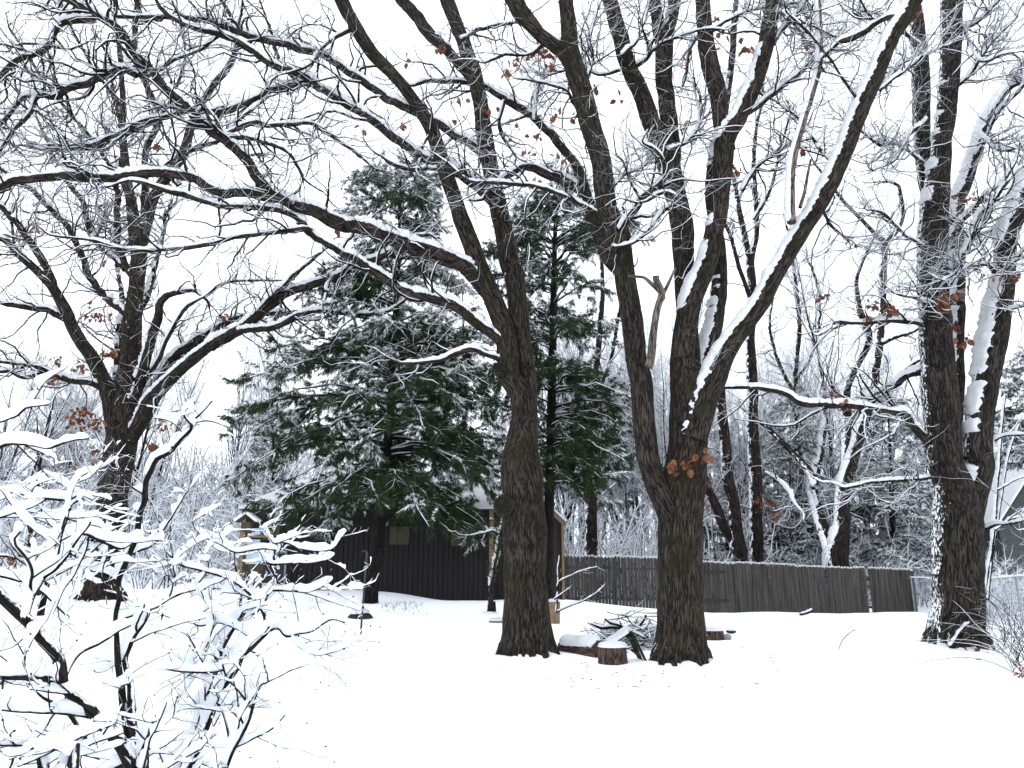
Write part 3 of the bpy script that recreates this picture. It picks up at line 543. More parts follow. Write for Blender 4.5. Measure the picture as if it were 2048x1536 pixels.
far_tree('tall straight bare tree behind the fence with several forks high up', 1513, 1130, 31, [
 ('ThB', 31, 31, .3, "1513,1128,28 1512,1050,26 1510,950,26 1505,850,24 1504,760,22 1500,680,19 1504,596,18 1500,515,17"),
 ('Th', 31, 31, 1, "1500,520,14 1484,450,12 1475,400,10 1465,350,8 1440,300,5"), ('Th', 31, 31, 1, "1502,520,14 1513,450,11 1507,325,9 1515,240,8 1530,190,6"),
 ('Th', 31, 30, 1, "1508,440,9 1540,380,8 1560,300,7 1580,230,5"), ('Th', 31, 30, 1, "1502,600,10 1480,540,9 1460,470,8 1440,430,6")], 73)
far_tree('slim tree seen just right of the dark pine trunk behind the fence', 1182, 1112, 31, [
 ('ThB', 31, 31, .3, "1182,1110,26 1182,1000,23 1178,930,20 1185,850,18 1190,760,16 1200,650,13 1205,560,9 1200,470,6"),
 ('Th', 31, 30, .6, "1180,1010,16 1160,930,14 1150,880,12 1130,800,9 1110,720,6"), ('Th', 31, 31, .6, "1188,800,10 1220,720,9 1235,640,8 1250,560,6")], 74)
far_tree('slender leaning bare tree between the fence and the centre oak crown', 1600, 1130, 34, [
 ('ThB', 34, 34, .5, "1612,1130,14 1606,1000,13 1595,880,12 1590,760,11 1598,650,10 1590,560,8 1580,470,6"),
 ('L', 34, 34, 1, "1595,800,8 1560,730,7 1540,660,6 1545,600,5"), ('L', 34, 34, 1, "1592,760,8 1630,690,7 1640,600,6 1625,540,5")], 75)
# tree along the left edge, thin, near the shrub
far_tree('thin dark sapling with v-shaped stems at the left edge in front of the wood', 85, 1206, 15.5, [
 ('ThB', 15.5, 15.5, .6, "85,1206,13 97,1150,11 108,1110,9 125,1060,7 140,1020,5"), ('L', 15.5, 15.2, 1, "80,1190,10 68,1150,9 60,1090,8 70,1010,7 85,900,6 100,830,4"), ('L', 15.5, 15.2, 1.4, "95,1155,7 60,1130,6 25,1115,5 -10,1110,4")], 76, tw=(4, 5, 4), tm=.04,
   lv=[(20,1118,15,14,16,.12),(55,1128,15,14,16,.12),(85,1120,15,12,14,.12)])
# ------------------------------------------------------------------ conifers
def needles(mb, p, d, n, Ln, wd, spread, rng, lift=0.0):
    N = len(p) * n; p = np.repeat(p, n, 0); d = np.repeat(d, n, 0)
    dd = unit(d + rng.normal(size=(N, 3)) * spread); s = unit(np.cross(dd, rng.normal(size=(N, 3)))) * wd; L = Ln * rng.uniform(.6, 1.1, N)[:, None]
    o = p + rng.normal(size=(N, 3)) * .015 + np.array([0, 0, lift])
    v = np.stack([o - s, o + s, o + dd * L + np.array([0, 0, -.15]) * L], 1); mb.add(v, None, np.arange(N * 3).reshape(-1, 3))
def conifer(name, label, loc, tp, tr, env, nbr, dens, mat, seed, tufts, nl=.11, wd=.006, snowf=.5, group=None, bl=9, zbare=None, rise=.18, droop=.40, trunkmat='pinebark', sbias=0.0, cat='pine tree'):
    """tp,tr trunk polyline (absolute); env(z)->(left,right) reach in m"""
    rng = np.random.default_rng(seed); root = thing(name, label, cat, loc, group)
    p, r = resample(tp, tr, .15); m = MB(); bigtube(m, p, r, bark=.008, sres=.05, smax=30, flare=(loc[2], .25, .25)); m.build('trunk', M[trunkmat], root)
    zz = rng.uniform(0, 1, nbr); z = zbare + (p[-1, 2] - .05 - zbare) * (zz ** 1.25); z = z + .12 * np.sin(z * 9)
    az = rng.uniform(0, 2 * pi, nbr); e = np.array([env(v) for v in z]); c = np.cos(az); reach = np.where(c < 0, e[:, 0], e[:, 1]) * np.abs(c) + e.mean(1) * (1 - np.abs(c))
    L = reach * rng.uniform(.6, 1.08, nbr)
    cx = np.interp(z, p[:, 2], p[:, 0]); cy = np.interp(z, p[:, 2], p[:, 1]); cr = np.interp(z, p[:, 2], p[:, 1] * 0 + r)
    K = bl; t = np.linspace(0, 1, K)[None]; fz = np.clip((z - zbare) / (p[-1, 2] - zbare), 0, 1)[:, None]
    bend = rng.normal(size=(nbr, 1)) * .18
    A = az[:, None] + bend * t; x = cx[:, None] + np.cos(A) * L[:, None] * t; y = cy[:, None] + np.sin(A) * L[:, None] * t
    dz = L[:, None] * ((rise + .45 * fz) * t - (droop + .1 * (1 - fz)) * t**2 + .06 * rng.normal(size=(nbr, 1)) * t)
    b1 = np.stack([x, y, z[:, None] + dz], -1); b1[:, 1:] += rng.normal(size=(nbr, K - 1, 3)) * .03
    r1 = (np.minimum(.012 + L * .009, cr * .45))[:, None] * (1 - .8 * t)
    w, sn, nd = MB(), MB(), MB()
    Lt = L.sum(); b2 = spawn(b1, r1, int(Lt * dens), (.25, 1.0), .5, .009, 6, .12, -.02, .22, (30, 62), rng, flat=.75)
    b3 = spawn(b2[0], b2[1], int(Lt * dens * 3.2), (.12, .38), .6, .005, 4, .12, -.03, .15, (25, 55), rng, flat=.5)
    for b, S in (((b1, r1), 5), (b2, 3), (b3, 3)): tubes(w, b[0], b[1], S)
    site = np.concatenate([b3[0][:, 1:].reshape(-1, 3), b2[0][:, 2:].reshape(-1, 3), b1[0] if False else b1[:, K // 2:].reshape(-1, 3)])
    dr = np.concatenate([unit(np.gradient(b3[0], axis=1))[:, 1:].reshape(-1, 3), unit(np.gradient(b2[0], axis=1))[:, 2:].reshape(-1, 3), unit(np.gradient(b1, axis=1))[:, K // 2:].reshape(-1, 3)])
    dr = unit(dr * .9 + np.array([0, 0, -.55])); needles(nd, site, dr, tufts, nl, wd, .42, rng)
    # snow lies in patches, more on the outer and upper twigs
    hd = np.hypot(site[:, 0] - loc[0], site[:, 1] - loc[1]); en = np.array([max(.3, np.mean(env(v))) for v in site[:, 2]])
    sc = vn(site, .9) * .55 + vn(site, 2.6) * .5 + (hd / en - .55) * .6 + (site[:, 2] - loc[2]) / max(1, p[-1, 2] - loc[2]) * .5 - .25 + sbias
    sel = sc > (.5 - snowf) * 1.2; ss = site[sel]
    needles(sn, ss + np.array([0, 0, .016]), unit(dr[sel] + np.array([0, 0, .25])), max(2, int(tufts * .5)), nl * .85, wd * 2.0, .30, rng, .012)
    snowtubes(sn, b1, r1, 5, .022, .012, .6, 4, lo=.2, hi=.6, cover=-.1)
    snowtubes(sn, b2[0], b2[1], 3, .018, .01, .6, 5, lo=.2, hi=.6, cover=-.1)
    w.build('branches', M['pinebark'], root); nd.build('needles', M[mat], root, smooth=False); sn.build('snow', M['snow'], root, smooth=False)
    return root
def envpx(D, rows):
    zs, l, rr = [], [], []
    for y, a, b in sorted(rows, key=lambda v: -v[0]):
        q, t = P(1024, y, D); zs.append(q[2]); l.append(a * t / F); rr.append(b * t / F)
    return lambda z: (float(np.interp(z, zs, l)), float(np.interp(z, zs, rr)))
b = gq(740, 1206, 19.5); tp, tr = trace("740,1206,26 748,1150,24 757,1090,22 764,990,20 776,880,18 784,780,16 786,680,14 793,600,10 797,500,7 800,400,5 802,325,3", 19.5, 20)
tp = np.vstack([tp[:1] - [[0, 0, .4]], tp]); tr = np.r_[tr[:1], tr]
conifer('pine_tree', 'big white pine in front of the long dark shed, branches drooping over its roof', b, tp, tr,
  envpx(19.7, [(1080,120,190),(1040,160,225),(980,225,255),(940,285,258),(900,325,260),(830,310,260),(760,300,235),(680,250,200),(600,200,165),(500,150,135),(430,120,105),(370,90,80),(325,45,40)]),
  200, 5.2, 'needle', 5, 10, nl=.15, wd=.008, snowf=.25, zbare=P(0, 990, 19.7)[0][2])
b = gq(1093, 1200, 21.5); tp, tr = trace("1093,1200,24 1096,1100,22 1100,950,20 1103,800,18 1106,650,15 1109,500,10 1112,430,7 1113,375,3", 21.5, 22)
tp = np.vstack([tp[:1] - [[0, 0, .4]], tp]); tr = np.r_[tr[:1], tr]
conifer('pine_tree', 'tall pine with a straight black trunk rising right behind the double-leader oak', b, tp, tr,
  envpx(21.8, [(1010,100,130),(900,125,165),(800,130,175),(700,140,170),(600,150,165),(520,150,160),(450,130,140),(400,95,105),(375,50,50)]),
  160, 5.0, 'needle', 6, 9, nl=.15, wd=.0085, snowf=.2, zbare=P(0, 960, 21.8)[0][2])
def far_pine(label, px, D, top, rows, seed, snowf=.7, nbr=90, dens=3.4, group=None, zb=1120):
    b = gq(px, 1130, D); q, t = P(px, top, D); q[1] = b[1]
    tp = np.array([b - [0, 0, .3], b * .5 + q * .5 + [.1, 0, 0], q]); conifer('pine_tree', label, b, tp, np.array([.16, .11, .02]), envpx(D, rows), nbr, dens, 'needle_far', seed, 6, nl=.16, wd=.011, snowf=snowf, zbare=P(0, zb, D)[0][2], group=group, sbias=.15)
far_pine('snowy pine behind the fence, between the twin stems and the white-plastered fork', 1590, 33.5, 790, [(1120,150,130),(1000,135,120),(880,95,90),(790,12,12)], 81, nbr=120, snowf=.6)
far_pine('snow-laden pine behind the fence end, left of the right-hand oak', 1775, 33, 800, [(1120,140,120),(1000,130,115),(900,95,95),(800,12,12)], 82, nbr=120, snowf=.6)
far_pine('dark snow-flecked pine behind the fence between the two leaning stems and the centre oak', 1450, 35, 840, [(1120,120,110),(1000,100,90),(900,60,60),(840,10,10)], 87, nbr=90, snowf=.6)
far_pine('snowy evergreen beyond the fence at the far right edge of the wood', 2060, 27, 700, [(960,80,60),(850,80,60),(760,50,40),(700,8,8)], 83, zb=930)
far_pine('frosted pine behind the left end of the shed roof', 545, 32, 800, [(1040,90,80),(940,85,75),(860,60,55),(800,8,8)], 84, zb=1050)
far_pine('faint snowy pine behind the left oak trunk', 140, 34, 760, [(1050,90,90),(900,80,80),(820,50,50),(760,8,8)], 85, zb=1060)
far_pine('dark pine behind the shed between the big pine and the left leader of the oak', 925, 33, 560, [(1000,90,80),(850,90,80),(700,60,60),(560,8,8)], 86, snowf=.5, zb=1010)
# ------------------------------------------------------------------ bare trees of the wood (copies of four)
def bare_mesh(seed, H, n1, n2, n3, n4, lean=.06, w_tr=.11, S3=3, up1=.12, low=.3):
    rng = np.random.default_rng(seed); K = 12; t = np.linspace(0, 1, K)
    p = np.zeros((1, K, 3)); d = np.array([0, 0, 1.0]); x = np.zeros(3)
    for k in range(1, K):
        d = unit((d + rng.normal(size=3) * [lean, lean, 0])[None])[0]; x = x + d * H / (K - 1); p[0, k] = x
    r = (w_tr * (1 - .9 * t))[None]
    b1 = spawn(p, r, n1, (.22 * H, .5 * H), .6, .06, 9, .10, up1, low, (22, 60), rng)
    b2 = spawn(b1[0], b1[1], n2, (.08 * H, .22 * H), .55, .02, 7, .18, .08, .15, (25, 65), rng)
    b3 = spawn(b2[0], b2[1], n3, (.4, 1.3), .55, .009, 5, .25, .05, .1, (25, 70), rng)
    b4 = spawn(b3[0], b3[1], n4, (.2, .6), .6, .006, 4, .3, .03, .1, (25, 70), rng)
    return [(p, r), b1, b2, b3, b4]
def put(bs, tb, sb, off=np.zeros(3), sc=1.0, rz=0, tmx=.045):
    Rz = np.array([[cos(rz), sin(rz), 0], [-sin(rz), cos(rz), 0], [0, 0, 1]])
    for i, (p, r) in enumerate(bs):
        p = (p @ Rz) * sc + off; r = r * sc; tubes(tb, p, r, (7, 5, 4, 3, 3)[i]); 
        snowtubes(sb, p, r, (6, 5, 4, 3, 3)[i], tmx, .010, .4, 5, lo=.15, hi=.6, cover=.15, wide=.5)
protos = []
for i, (sd, H, n1, n2, n3, n4) in enumerate([(101, 10, 22, 130, 800, 2400), (102, 12, 26, 150, 900, 2400), (103, 9, 20, 130, 800, 2400), (104, 13, 26, 160, 900, 2600)]):
    bs = bare_mesh(sd, H, n1, n2, n3, n4); tb, sb = MB(), MB(); put(bs, tb, sb)
    rt = thing('bare_tree', None, 'tree', (0, 0, 0)); tb.build('trunk', M['bark_far'], rt); sb.build('snow', M['snow'], rt); protos.append(rt)
rg = np.random.default_rng(5)
GW = 'bare trees of the snowy wood behind the yard'; used = [0] * 4
spots = []
for k in range(44):                                    # right of centre, behind the fence
    spots.append((1125 + 760 * ((k * 19) % 44 + rg.random()) / 44, rg.uniform(33, 46), rg.uniform(.65, 1.2)))
for k in range(3): spots.append((1560 + 260 * (k + rg.random()) / 3, rg.uniform(34, 38), rg.uniform(1.15, 1.4)))
for k in range(16): spots.append((1115 + 210 * ((k * 5) % 16 + rg.random()) / 16, rg.uniform(35, 50), rg.uniform(.9, 1.45)))
for k in range(14): spots.append((540 + 580 * (k + rg.random()) / 14, rg.uniform(34, 44), rg.uniform(.8, 1.2)))
for k in range(12): spots.append((-60 + 380 * (k + rg.random()) / 12, rg.uniform(30, 42), rg.uniform(.6, 1.05)))
for k in range(8): spots.append((1960 + 180 * (k + rg.random()) / 8, rg.uniform(37, 44), rg.uniform(.7, 1.0)))
for i, (px, D, sc) in enumerate(spots):
    q = gq(px, 1130, D); k = i % 4; lab = 'bare snow-lined tree of the wood behind the shed and fence'
    rz = rg.uniform(0, 6.28)
    if not used[k]: used[k] = 1; o = protos[k]; o.location = [float(v) for v in q]; o.rotation_euler = (0, 0, rz); o.scale = (sc,) * 3
    else: o = copy_tree(protos[k], q, rz, sc)
    o['label'] = lab; o['category'] = 'tree'; o['group'] = GW
# distant upright poplars
def poplar(px, D, py_top, label, seed):
    b = gq(px, 1130, D); q, t = P(px, py_top, D); H = q[2] - b[2]; bs = bare_mesh(seed, H, 60, 160, 600, 1200, .02, .12, up1=.45, low=.15); tb, sb = MB(), MB(); put(bs, tb, sb, b)
    rt = thing('poplar_tree', label, 'tree', b); tb.build('trunk', M['bark_far'], rt); sb.build('snow', M['snow'], rt)
poplar(445, 48, 690, 'distant narrow bare tree with upright twigs, right of the left oak', 201)
poplar(500, 52, 640, 'distant taller bare tree with upright twigs close beside the pine', 202)
# far wood and undergrowth: uncountable
rw = np.random.default_rng(9); tb, sb = MB(), MB()
lows = [bare_mesh(300 + i, h, 10, 50, 260, 500, .03, .10, low=.25) for i, h in enumerate((9, 11, 12, 8))]
for k in range(125):
    px = rw.uniform(-150, 2200) if k < 100 else rw.uniform(1090, 1950); D = rw.uniform(46, 75); s_ = rw.uniform(.7, 1.1)
    if 290 < px < 480: s_ *= .45
    if px < 290: s_ *= .8
    put(lows[k % 4], tb, sb, gq(px, 1130, D), s_, rw.uniform(0, 6.28), .07)
o = tb.build('far_wood', M['bark_far']); tag(o, 'far wood of thin trunks and tangled twigs behind the fence', 'wood', kind='stuff')
o = sb.build('wood_snow', M['snow']); tag(o, 'snow lying on the twigs of the far wood', 'snow', kind='stuff')
def thicket(name, label, boxes, seed, tmx=.05):
    rng = np.random.default_rng(seed); tb, sb = MB(), MB()
    for (x0, x1, D0, D1, n, h0, h1) in boxes:
        N = n; px = rng.uniform(x0, x1, N); D = rng.uniform(D0, D1, N); st = np.array([gq(a, 1130, d) for a, d in zip(px, D)])
        H = rng.uniform(h0, h1, N); K = 7; p = np.empty((N, K, 3)); p[:, 0] = st - [0, 0, .1]; d = unit(np.stack([rng.normal(size=N) * .35, rng.normal(size=N) * .35, np.ones(N)], -1)); x = st.copy()
        for k in range(1, K): d = unit(d + rng.normal(size=(N, 3)) * .14); x = x + d * (H / K)[:, None]; p[:, k] = x
        r = (.006 + H * .005)[:, None] * (1 - .75 * np.linspace(0, 1, K))[None]
        b2 = spawn(p, r, int(N * 7), (.4, 1.4), .6, .010, 6, .22, .05, .1, (30, 75), rng); b3 = spawn(b2[0], b2[1], int(N * 26), (.2, .6), .6, .006, 4, .3, .03, .1, (30, 75), rng)
        for b, S in (((p, r), 4), (b2, 3), (b3, 3)):
            kk = slice(None) if b[0].shape[0] <= N * 7 else slice(None, None, 3)
            tubes(tb, b[0][kk], b[1][kk] * .8, S); snowtubes(sb, b[0], b[1], S, tmx, .008, .4, 6, lo=.1, hi=.5, cover=.25, wide=.6)
    tag(tb.build(name, M['bark_far']), label, 'undergrowth', kind='stuff'); tag(sb.build(name + '_snow', M['snow']), 'snow piled on ' + label, 'snow', kind='stuff')
thicket('thicket', 'tangled thicket of thin shrubs to the left of the shed and behind it', [(-120, 620, 25, 32, 420, 1.5, 4.5), (250, 620, 30, 40, 480, 3, 7.5), (-150, 300, 32, 42, 300, 3, 7), (560, 1120, 36, 46, 160, 4, 8)], 401, .085)
thicket('brushwood', 'tangled brush of saplings behind the picket fence', [(1120, 1900, 31.5, 38, 520, 2.5, 5.5), (1880, 2140, 24, 31, 70, 1.0, 2.2)], 402, .075)


# ------------------------------------------------------------------ shed
M['siding'] = plain('dark_siding', (.015, .013, .0145), .8, .3, 6, (3, 3, .2))
M['siding_b'] = plain('weathered_siding', (.035, .03, .027), .9, .3, 8, (3, 3, .2))
M['tan'] = plain('raw_lumber', (.22, .15, .075), .8, .2, 10, (2, 2, .3))
M['ply'] = plain('plywood', (.06, .052, .030), .9, .25, 6, (4, 4, .4))
M['glass'] = plain('window_glass', (.008, .012, .03), .15, .3, 3)
M['fence'] = plain('weathered_pickets', (.047, .043, .040), .95, .55, 9, (1.2, 1.2, .09))
M['fence_d'] = plain('fence_rail_wood', (.03, .027, .026), .95, .3, 9)
M['metal'] = plain('galvanised_steel', (.28, .31, .33), .5, .2, 6, None, .6)
M['wire'] = plain('chain_wire', (.16, .18, .2), .6, .2, 6, None, .3)
M['black'] = plain('black_plastic', (.012, .012, .014), .6, .3, 6)
M['blue'] = plain('blue_plastic', (.02, .10, .42), .4, .15, 4)
M['paleblue'] = plain('pale_blue_panel', (.42, .55, .66), .5, .1, 3)
M['green'] = plain('mossy_slats', (.032, .036, .018), .95, .4, 12, (1, 1, 1))
M['cut'] = plain('sawn_wood', (.20, .14, .09), .9, .25, 14)
M['pole'] = plain('green_pole', (.03, .04, .035), .6, .2, 5)
M['stone'] = plain('grey_stone', (.22, .24, .23), .9, .3, 12)
M['house'] = plain('grey_green_siding', (.055, .066, .062), .8, .12, 4)
M['litter'] = plain('leaf_litter', (.07, .03, .02), .9, .5, 14)
rs = np.random.default_rng(77)
YW = 22.5; X0 = P(481, 1090, YW)[0][0]; X1 = P(984, 1110, YW)[0][0]; ZE = 3.22; ZR = 4.33; YR = 25.7; YB = 28.9; XH = P(603, 975, YR)[0][0]
shed = thing('shed', 'long low dark brown board shed with snow-covered roof behind the big pine', 'shed', ((X0 + X1) / 2, YW, .6))
def boards(x0, x1, y, zt, zb, bw=.2, gap=.018, dx=(1, 0), thick=.03, top=None):
    m = MB(); n = int(abs(x1 - x0) / bw); w = (x1 - x0) / n
    for i in range(n):
        x = x0 + (i + .5) * w; ztop = zt if top is None else top(x)
        m.box((x, y, (ztop + zb) / 2), (w - gap, thick + rs.uniform(0, .006), ztop - zb))
    return m
def wall(y, x0, x1, zt, zb, th=.1):
    m = MB(); m.box(((x0 + x1) / 2, y + th / 2 + .02, (zt + zb) / 2), (x1 - x0, th, zt - zb)); return m
m = boards(X0 + .1, X1 - .1, YW, ZE - .03, -.1, .145)
m2 = wall(YW, X0 + .01, X1 - .01, ZE - .04, -.1); m.v += m2.v; m.a += m2.a; m.q += [q + m.n for q in m2.q]; m.n += m2.n
m.box((X0 + .03, (YW + YB) / 2, ZE / 2), (.06, YB - YW - .3, ZE - .06)); m.box((X1 - .03, (YW + YB) / 2, ZE / 2), (.06, YB - YW - .3, ZE - .06)); m.box(((X0 + X1) / 2, YB, ZE / 2), (X1 - X0 - .2, .06, ZE - .06))
m.build('wall', M['siding'], shed, smooth=False)
def hip(z_off, ov, th, name, mat):
    m = MB(); a = [(X0 - ov, YW - ov), (X1 + ov, YW - ov), (X1 + ov, YB + ov), (X0 - ov, YB + ov)]
    zb = ZE + z_off - ov * .3
    v = [(x, y, zb) for x, y in a] + [(x, y, zb + th) for x, y in a] + [(XH, YR, ZR + z_off + th), (X1 + ov, YR, ZR + z_off + th)]
    m.add(v, [(0, 1, 5, 4), (2, 3, 7, 6), (3, 0, 4, 7), (0, 3, 2, 1), (4, 5, 9, 8), (6, 7, 8, 9)], [(7, 4, 8), (5, 6, 9)] + [(1, 2, 6), (1, 6, 5)]); return m.build(name, mat, shed, smooth=False)
rf = hip(0, .10, .03, 'roof', M['siding']); sn = hip(.034, .12, .10, 'roof_snow', M['snow'])
for x, mt in ((X0 + .05, 'tan'), (X1 - .02, 'tan')):
    m = MB(); m.box((x, YW - .03, (ZE - .06) / 2 + .1), (.13, .1, ZE - .12)); m.build('corner_board', M[mt], shed, smooth=False)
for (a, b_, y0, y1, mt, nm) in ((526, 558, 1047, 1080, 'ply', 'boarded_window'), (629, 663, 1050, 1081, 'glass', 'window'), (780, 818, 1053, 1089, 'ply', 'boarded_window'), (903, 944, 1056, 1092, 'ply', 'boarded_window')):
    p0 = P(a, y0, YW - .05)[0]; p1 = P(b_, y1, YW - .05)[0]; m = MB(); w_, h_ = p1[0] - p0[0], p0[2] - p1[2]; m.box(((p0[0] + p1[0]) / 2, YW - .04, (p0[2] + p1[2]) / 2), (w_, .03, h_))
    o = m.build(nm, M[mt], shed, smooth=False)
    fr = MB()
    for sx, sz, dx, dz in ((0, .5, w_ + .06, .04), (0, -.5, w_ + .06, .04), (.5, 0, .04, h_ - .04), (-.5, 0, .04, h_ - .04)): fr.box(((p0[0] + p1[0]) / 2 + sx * w_, YW - .062, (p0[2] + p1[2]) / 2 + sz * h_), (dx, .03, dz))
    if nm == 'window':
        f = fr.build('window_frame', M['siding'], o, smooth=False); f.location = (0, 0, 0)
# gabled wing at the right
XW = P(1124, 1041, 23.4)[0][0]; XA = X1 + .02; XP = P(1056, 980, 23.4)[0][0]; zr_ = P(1124, 1041, 23.4)[0][2]; ZP = zr_ + (XW - XP) * .95
wing = thing('shed', 'small gabled board outbuilding beside the shed, mostly hidden behind the double-leader oak', 'shed', ((XA + XW) / 2, 23.4, .5))
top = lambda x: zr_ + (XW - x) * .95 if x > XP else ZP - (XP - x) * .7
m = boards(XA, XW, 23.4, 3, -.1, .14, .015, top=top)
m.add([(XA, 23.45, -.1), (XW, 23.45, -.1), (XW, 23.45, zr_ - .02), (XP, 23.45, ZP - .02), (XA, 23.45, top(XA) - .02), (XA, 28, -.1), (XW, 28, -.1), (XW, 28, zr_ - .02), (XP, 28, ZP - .02), (XA, 28, top(XA) - .02)],
      [(0, 1, 2, 4), (1, 6, 7, 2), (5, 0, 4, 9), (6, 5, 9, 7)], [(4, 2, 3), (9, 8, 7)])
m.build('wall', M['siding_b'], wing, smooth=False)
for nm, mt, zo, th in (('roof', 'siding', .0, .05), ('roof_snow', 'snow', .055, .09)):
    m = MB(); ys_ = (23.28, 28.2)
    pr = [(XA - .1, top(XA) - .07), (XP, ZP), (XW + .12, zr_ - .11)]
    v = [(x, y, z + zo + k * th) for y in ys_ for (x, z) in pr for k in (0, 1)]
    m.add(v, [(0, 2, 3, 1), (2, 4, 5, 3), (6, 7, 9, 8), (8, 9, 11, 10), (1, 3, 9, 7), (3, 5, 11, 9), (0, 6, 8, 2), (2, 8, 10, 4), (0, 1, 7, 6), (4, 10, 11, 5)]); m.build(nm, M[mt], wing, smooth=False)
for (xa, za, xb, zb_) in ((XP, ZP, XW + .08, zr_ - .08),):
    m = MB(); L_ = math.hypot(xb - xa, zb_ - za); m.box(((xa + xb) / 2, 23.3, (za + zb_) / 2 - .05), (L_, .05, .11), ry=math.atan2(za - zb_, xb - xa)); m.build('rake_board', M['tan'], wing, smooth=False)
m = MB(); m.box((XW + .01, 23.36, zr_ / 2 + .0), (.07, .07, zr_ - .1)); m.build('corner_board', M['tan'], wing, smooth=False)
# ------------------------------------------------------------------ picket fence
def fy(px): return float(np.interp(px, [1098, 1400, 1825], [25.2, 28, 29.3]))
def ftop(px): return float(np.interp(px, [1098, 1300, 1450, 1700, 1822], [1109, 1116, 1125, 1135, 1140]))
fl = P(1098, 1150, 25.2)[0]
fence = thing('picket_fence', 'long weathered grey picket fence of tall pointed boards, snow on every tip', 'fence', (fl[0], fl[1], .4))
px = 1098.0; k = 0; panels = [MB() for _ in range(7)]; caps = MB(); posts = []; prev = None
while px < 1823:
    D = fy(px); wpx = .118 * F / D; q0 = P(px + wpx * .5, ftop(px), D)[0]; zb = float(gz(q0[0], q0[1])) - .15
    zt = q0[2] + rs.uniform(-.015, .015) + (.03 * ((k // 19) % 2)); ang = math.atan2(fy(px + 20) - D, P(px + 20, 1150, fy(px + 20))[0][0] - P(px, 1150, D)[0][0])
    w = .1145 + rs.uniform(-.004, .004); yo = rs.uniform(-.006, .006); lean = rs.normal() * .004
    if not (1724 < px < 1730):
        pr = [(-w / 2, zb), (w / 2, zb), (w / 2 + lean, zt - .09), (w * .16 + lean, zt), (-w * .16 + lean, zt), (-w / 2 + lean, zt - .09)]
        ca, sa = cos(ang), sin(ang); v = [(q0[0] + x * ca - y * sa, q0[1] + yo + x * sa + y * ca, z) for y in (-.011, .011) for x, z in pr]
        mb = panels[min(6, k // 19)]; mb.add(v, [(0, 1, 2, 5), (2, 3, 4, 5), (7, 6, 11, 8), (8, 11, 10, 9)] + [(i, i + 6, (i + 1) % 6 + 6, (i + 1) % 6) for i in range(6)])
        hh = rs.uniform(.02, .05); wv = w * .36
        c = np.array([[(q0[0] - wv, q0[1], zt - .035), (q0[0] - w * .1, q0[1], zt + hh * .4), (q0[0] + w * .12, q0[1], zt + hh * .35), (q0[0] + wv, q0[1], zt - .045)]]); tubes(caps, c, np.array([[.012, .034, .034, .010]]), 5)
    if k % 19 == 0: posts.append((q0[0], q0[1] + .08, zt - .05, zb))
    prev = (q0[0], q0[1], zt); px += wpx; k += 1
posts.append((prev[0] - .02, prev[1] + .08, prev[2] - .02, 0))
for mb in panels: mb.build('picket_panel', M['fence'], fence, smooth=False)
for (x, y, zt, zb) in posts:
    m = MB(); m.box((x, y, (zt - .4) / 2 - .0), (.10, .10, zt + .4)); m.build('post', M['fence_d'], fence, smooth=False)
for dz in (.35, 1.35):
    m = MB()
    for a, b_ in zip(posts[:-1], posts[1:]):
        L_ = math.hypot(b_[0] - a[0], b_[1] - a[1]) - .11; m.box(((a[0] + b_[0]) / 2, (a[1] + b_[1]) / 2 - .02, (a[2] + b_[2]) / 2 - dz), (L_, .04, .09), rz=math.atan2(b_[1] - a[1], b_[0] - a[0]), ry=0)
    m.build('rail', M['fence_d'], fence, smooth=False)
caps.build('snow', M['snow'], fence)
# ------------------------------------------------------------------ chain link fences
def chain(name, label, a, b_, h, nposts, mat='wire', cell=.07, snowtop=True):
    a = np.array(a, float); b_ = np.array(b_, float); L = np.linalg.norm(b_ - a); d = (b_ - a) / L; root = thing(name, label, 'fence', a)
    G = lambda s, z: np.array([a[0] + d[0] * s, a[1] + d[1] * s, float(gz(a[0] + d[0] * s, a[1] + d[1] * s)) + z])
    for i in range(nposts):
        m = MB(); s = L * i / (nposts - 1); p = np.array([[G(s, -.2), G(s, h * .5), G(s, h + .05), G(s, h + .07)]]); tubes(m, p, np.array([[.03, .03, .03, .012]]), 10, cap=True); m.build('post', M['metal'], root)
    m = MB(); p = np.array([[G(s, h) for s in np.linspace(0, L, 12)]]); tubes(m, p, np.full((1, 12), .02), 8); m.build('top_rail', M['metal'], root)
    sm_ = MB(); snowtubes(sm_, p, np.full((1, 12), .02), 6, .05, .01); sm_.build('snow', M['snow'], root)
    m = MB(); st = np.arange(-h, L, cell * 1.41); P1, P2 = [], []
    for s in st:
        for sg in (0, 1):
            s0, z0, s1, z1 = (s, 0, s + h, h) if sg == 0 else (s, h, s + h, 0)
            if s0 < 0: f = -s0 / h; z0 = z0 + (z1 - z0) * f; s0 = 0
            if s1 > L: f = (L - s0) / (s1 - s0); z1 = z0 + (z1 - z0) * f; s1 = L
            P1.append([G(s0, z0), G((s0 + s1) / 2, (z0 + z1) / 2), G(s1, z1)])
    P1 = np.array(P1); tubes(m, P1, np.full(P1.shape[:2], .0035), 3); m.build('wire_mesh', M[mat], root); return root
e0 = P(1827, 1200, 29.2)[0]; e1 = P(2130, 1250, 18.5)[0]
chain('chain_link_fence', 'galvanised chain-link fence running from the picket fence end behind the right oak', (e0[0], e0[1], 0), (e1[0], e1[1], 0), 1.25, 6)
e0 = P(513, 1170, 21.3)[0]; e1 = P(568, 1170, 21.9)[0]
chain('chain_link_gate', 'short chain-link gate at the left end of the dark shed', (e0[0], e0[1], 0), (e1[0], e1[1], 0), .95, 2, cell=.05)
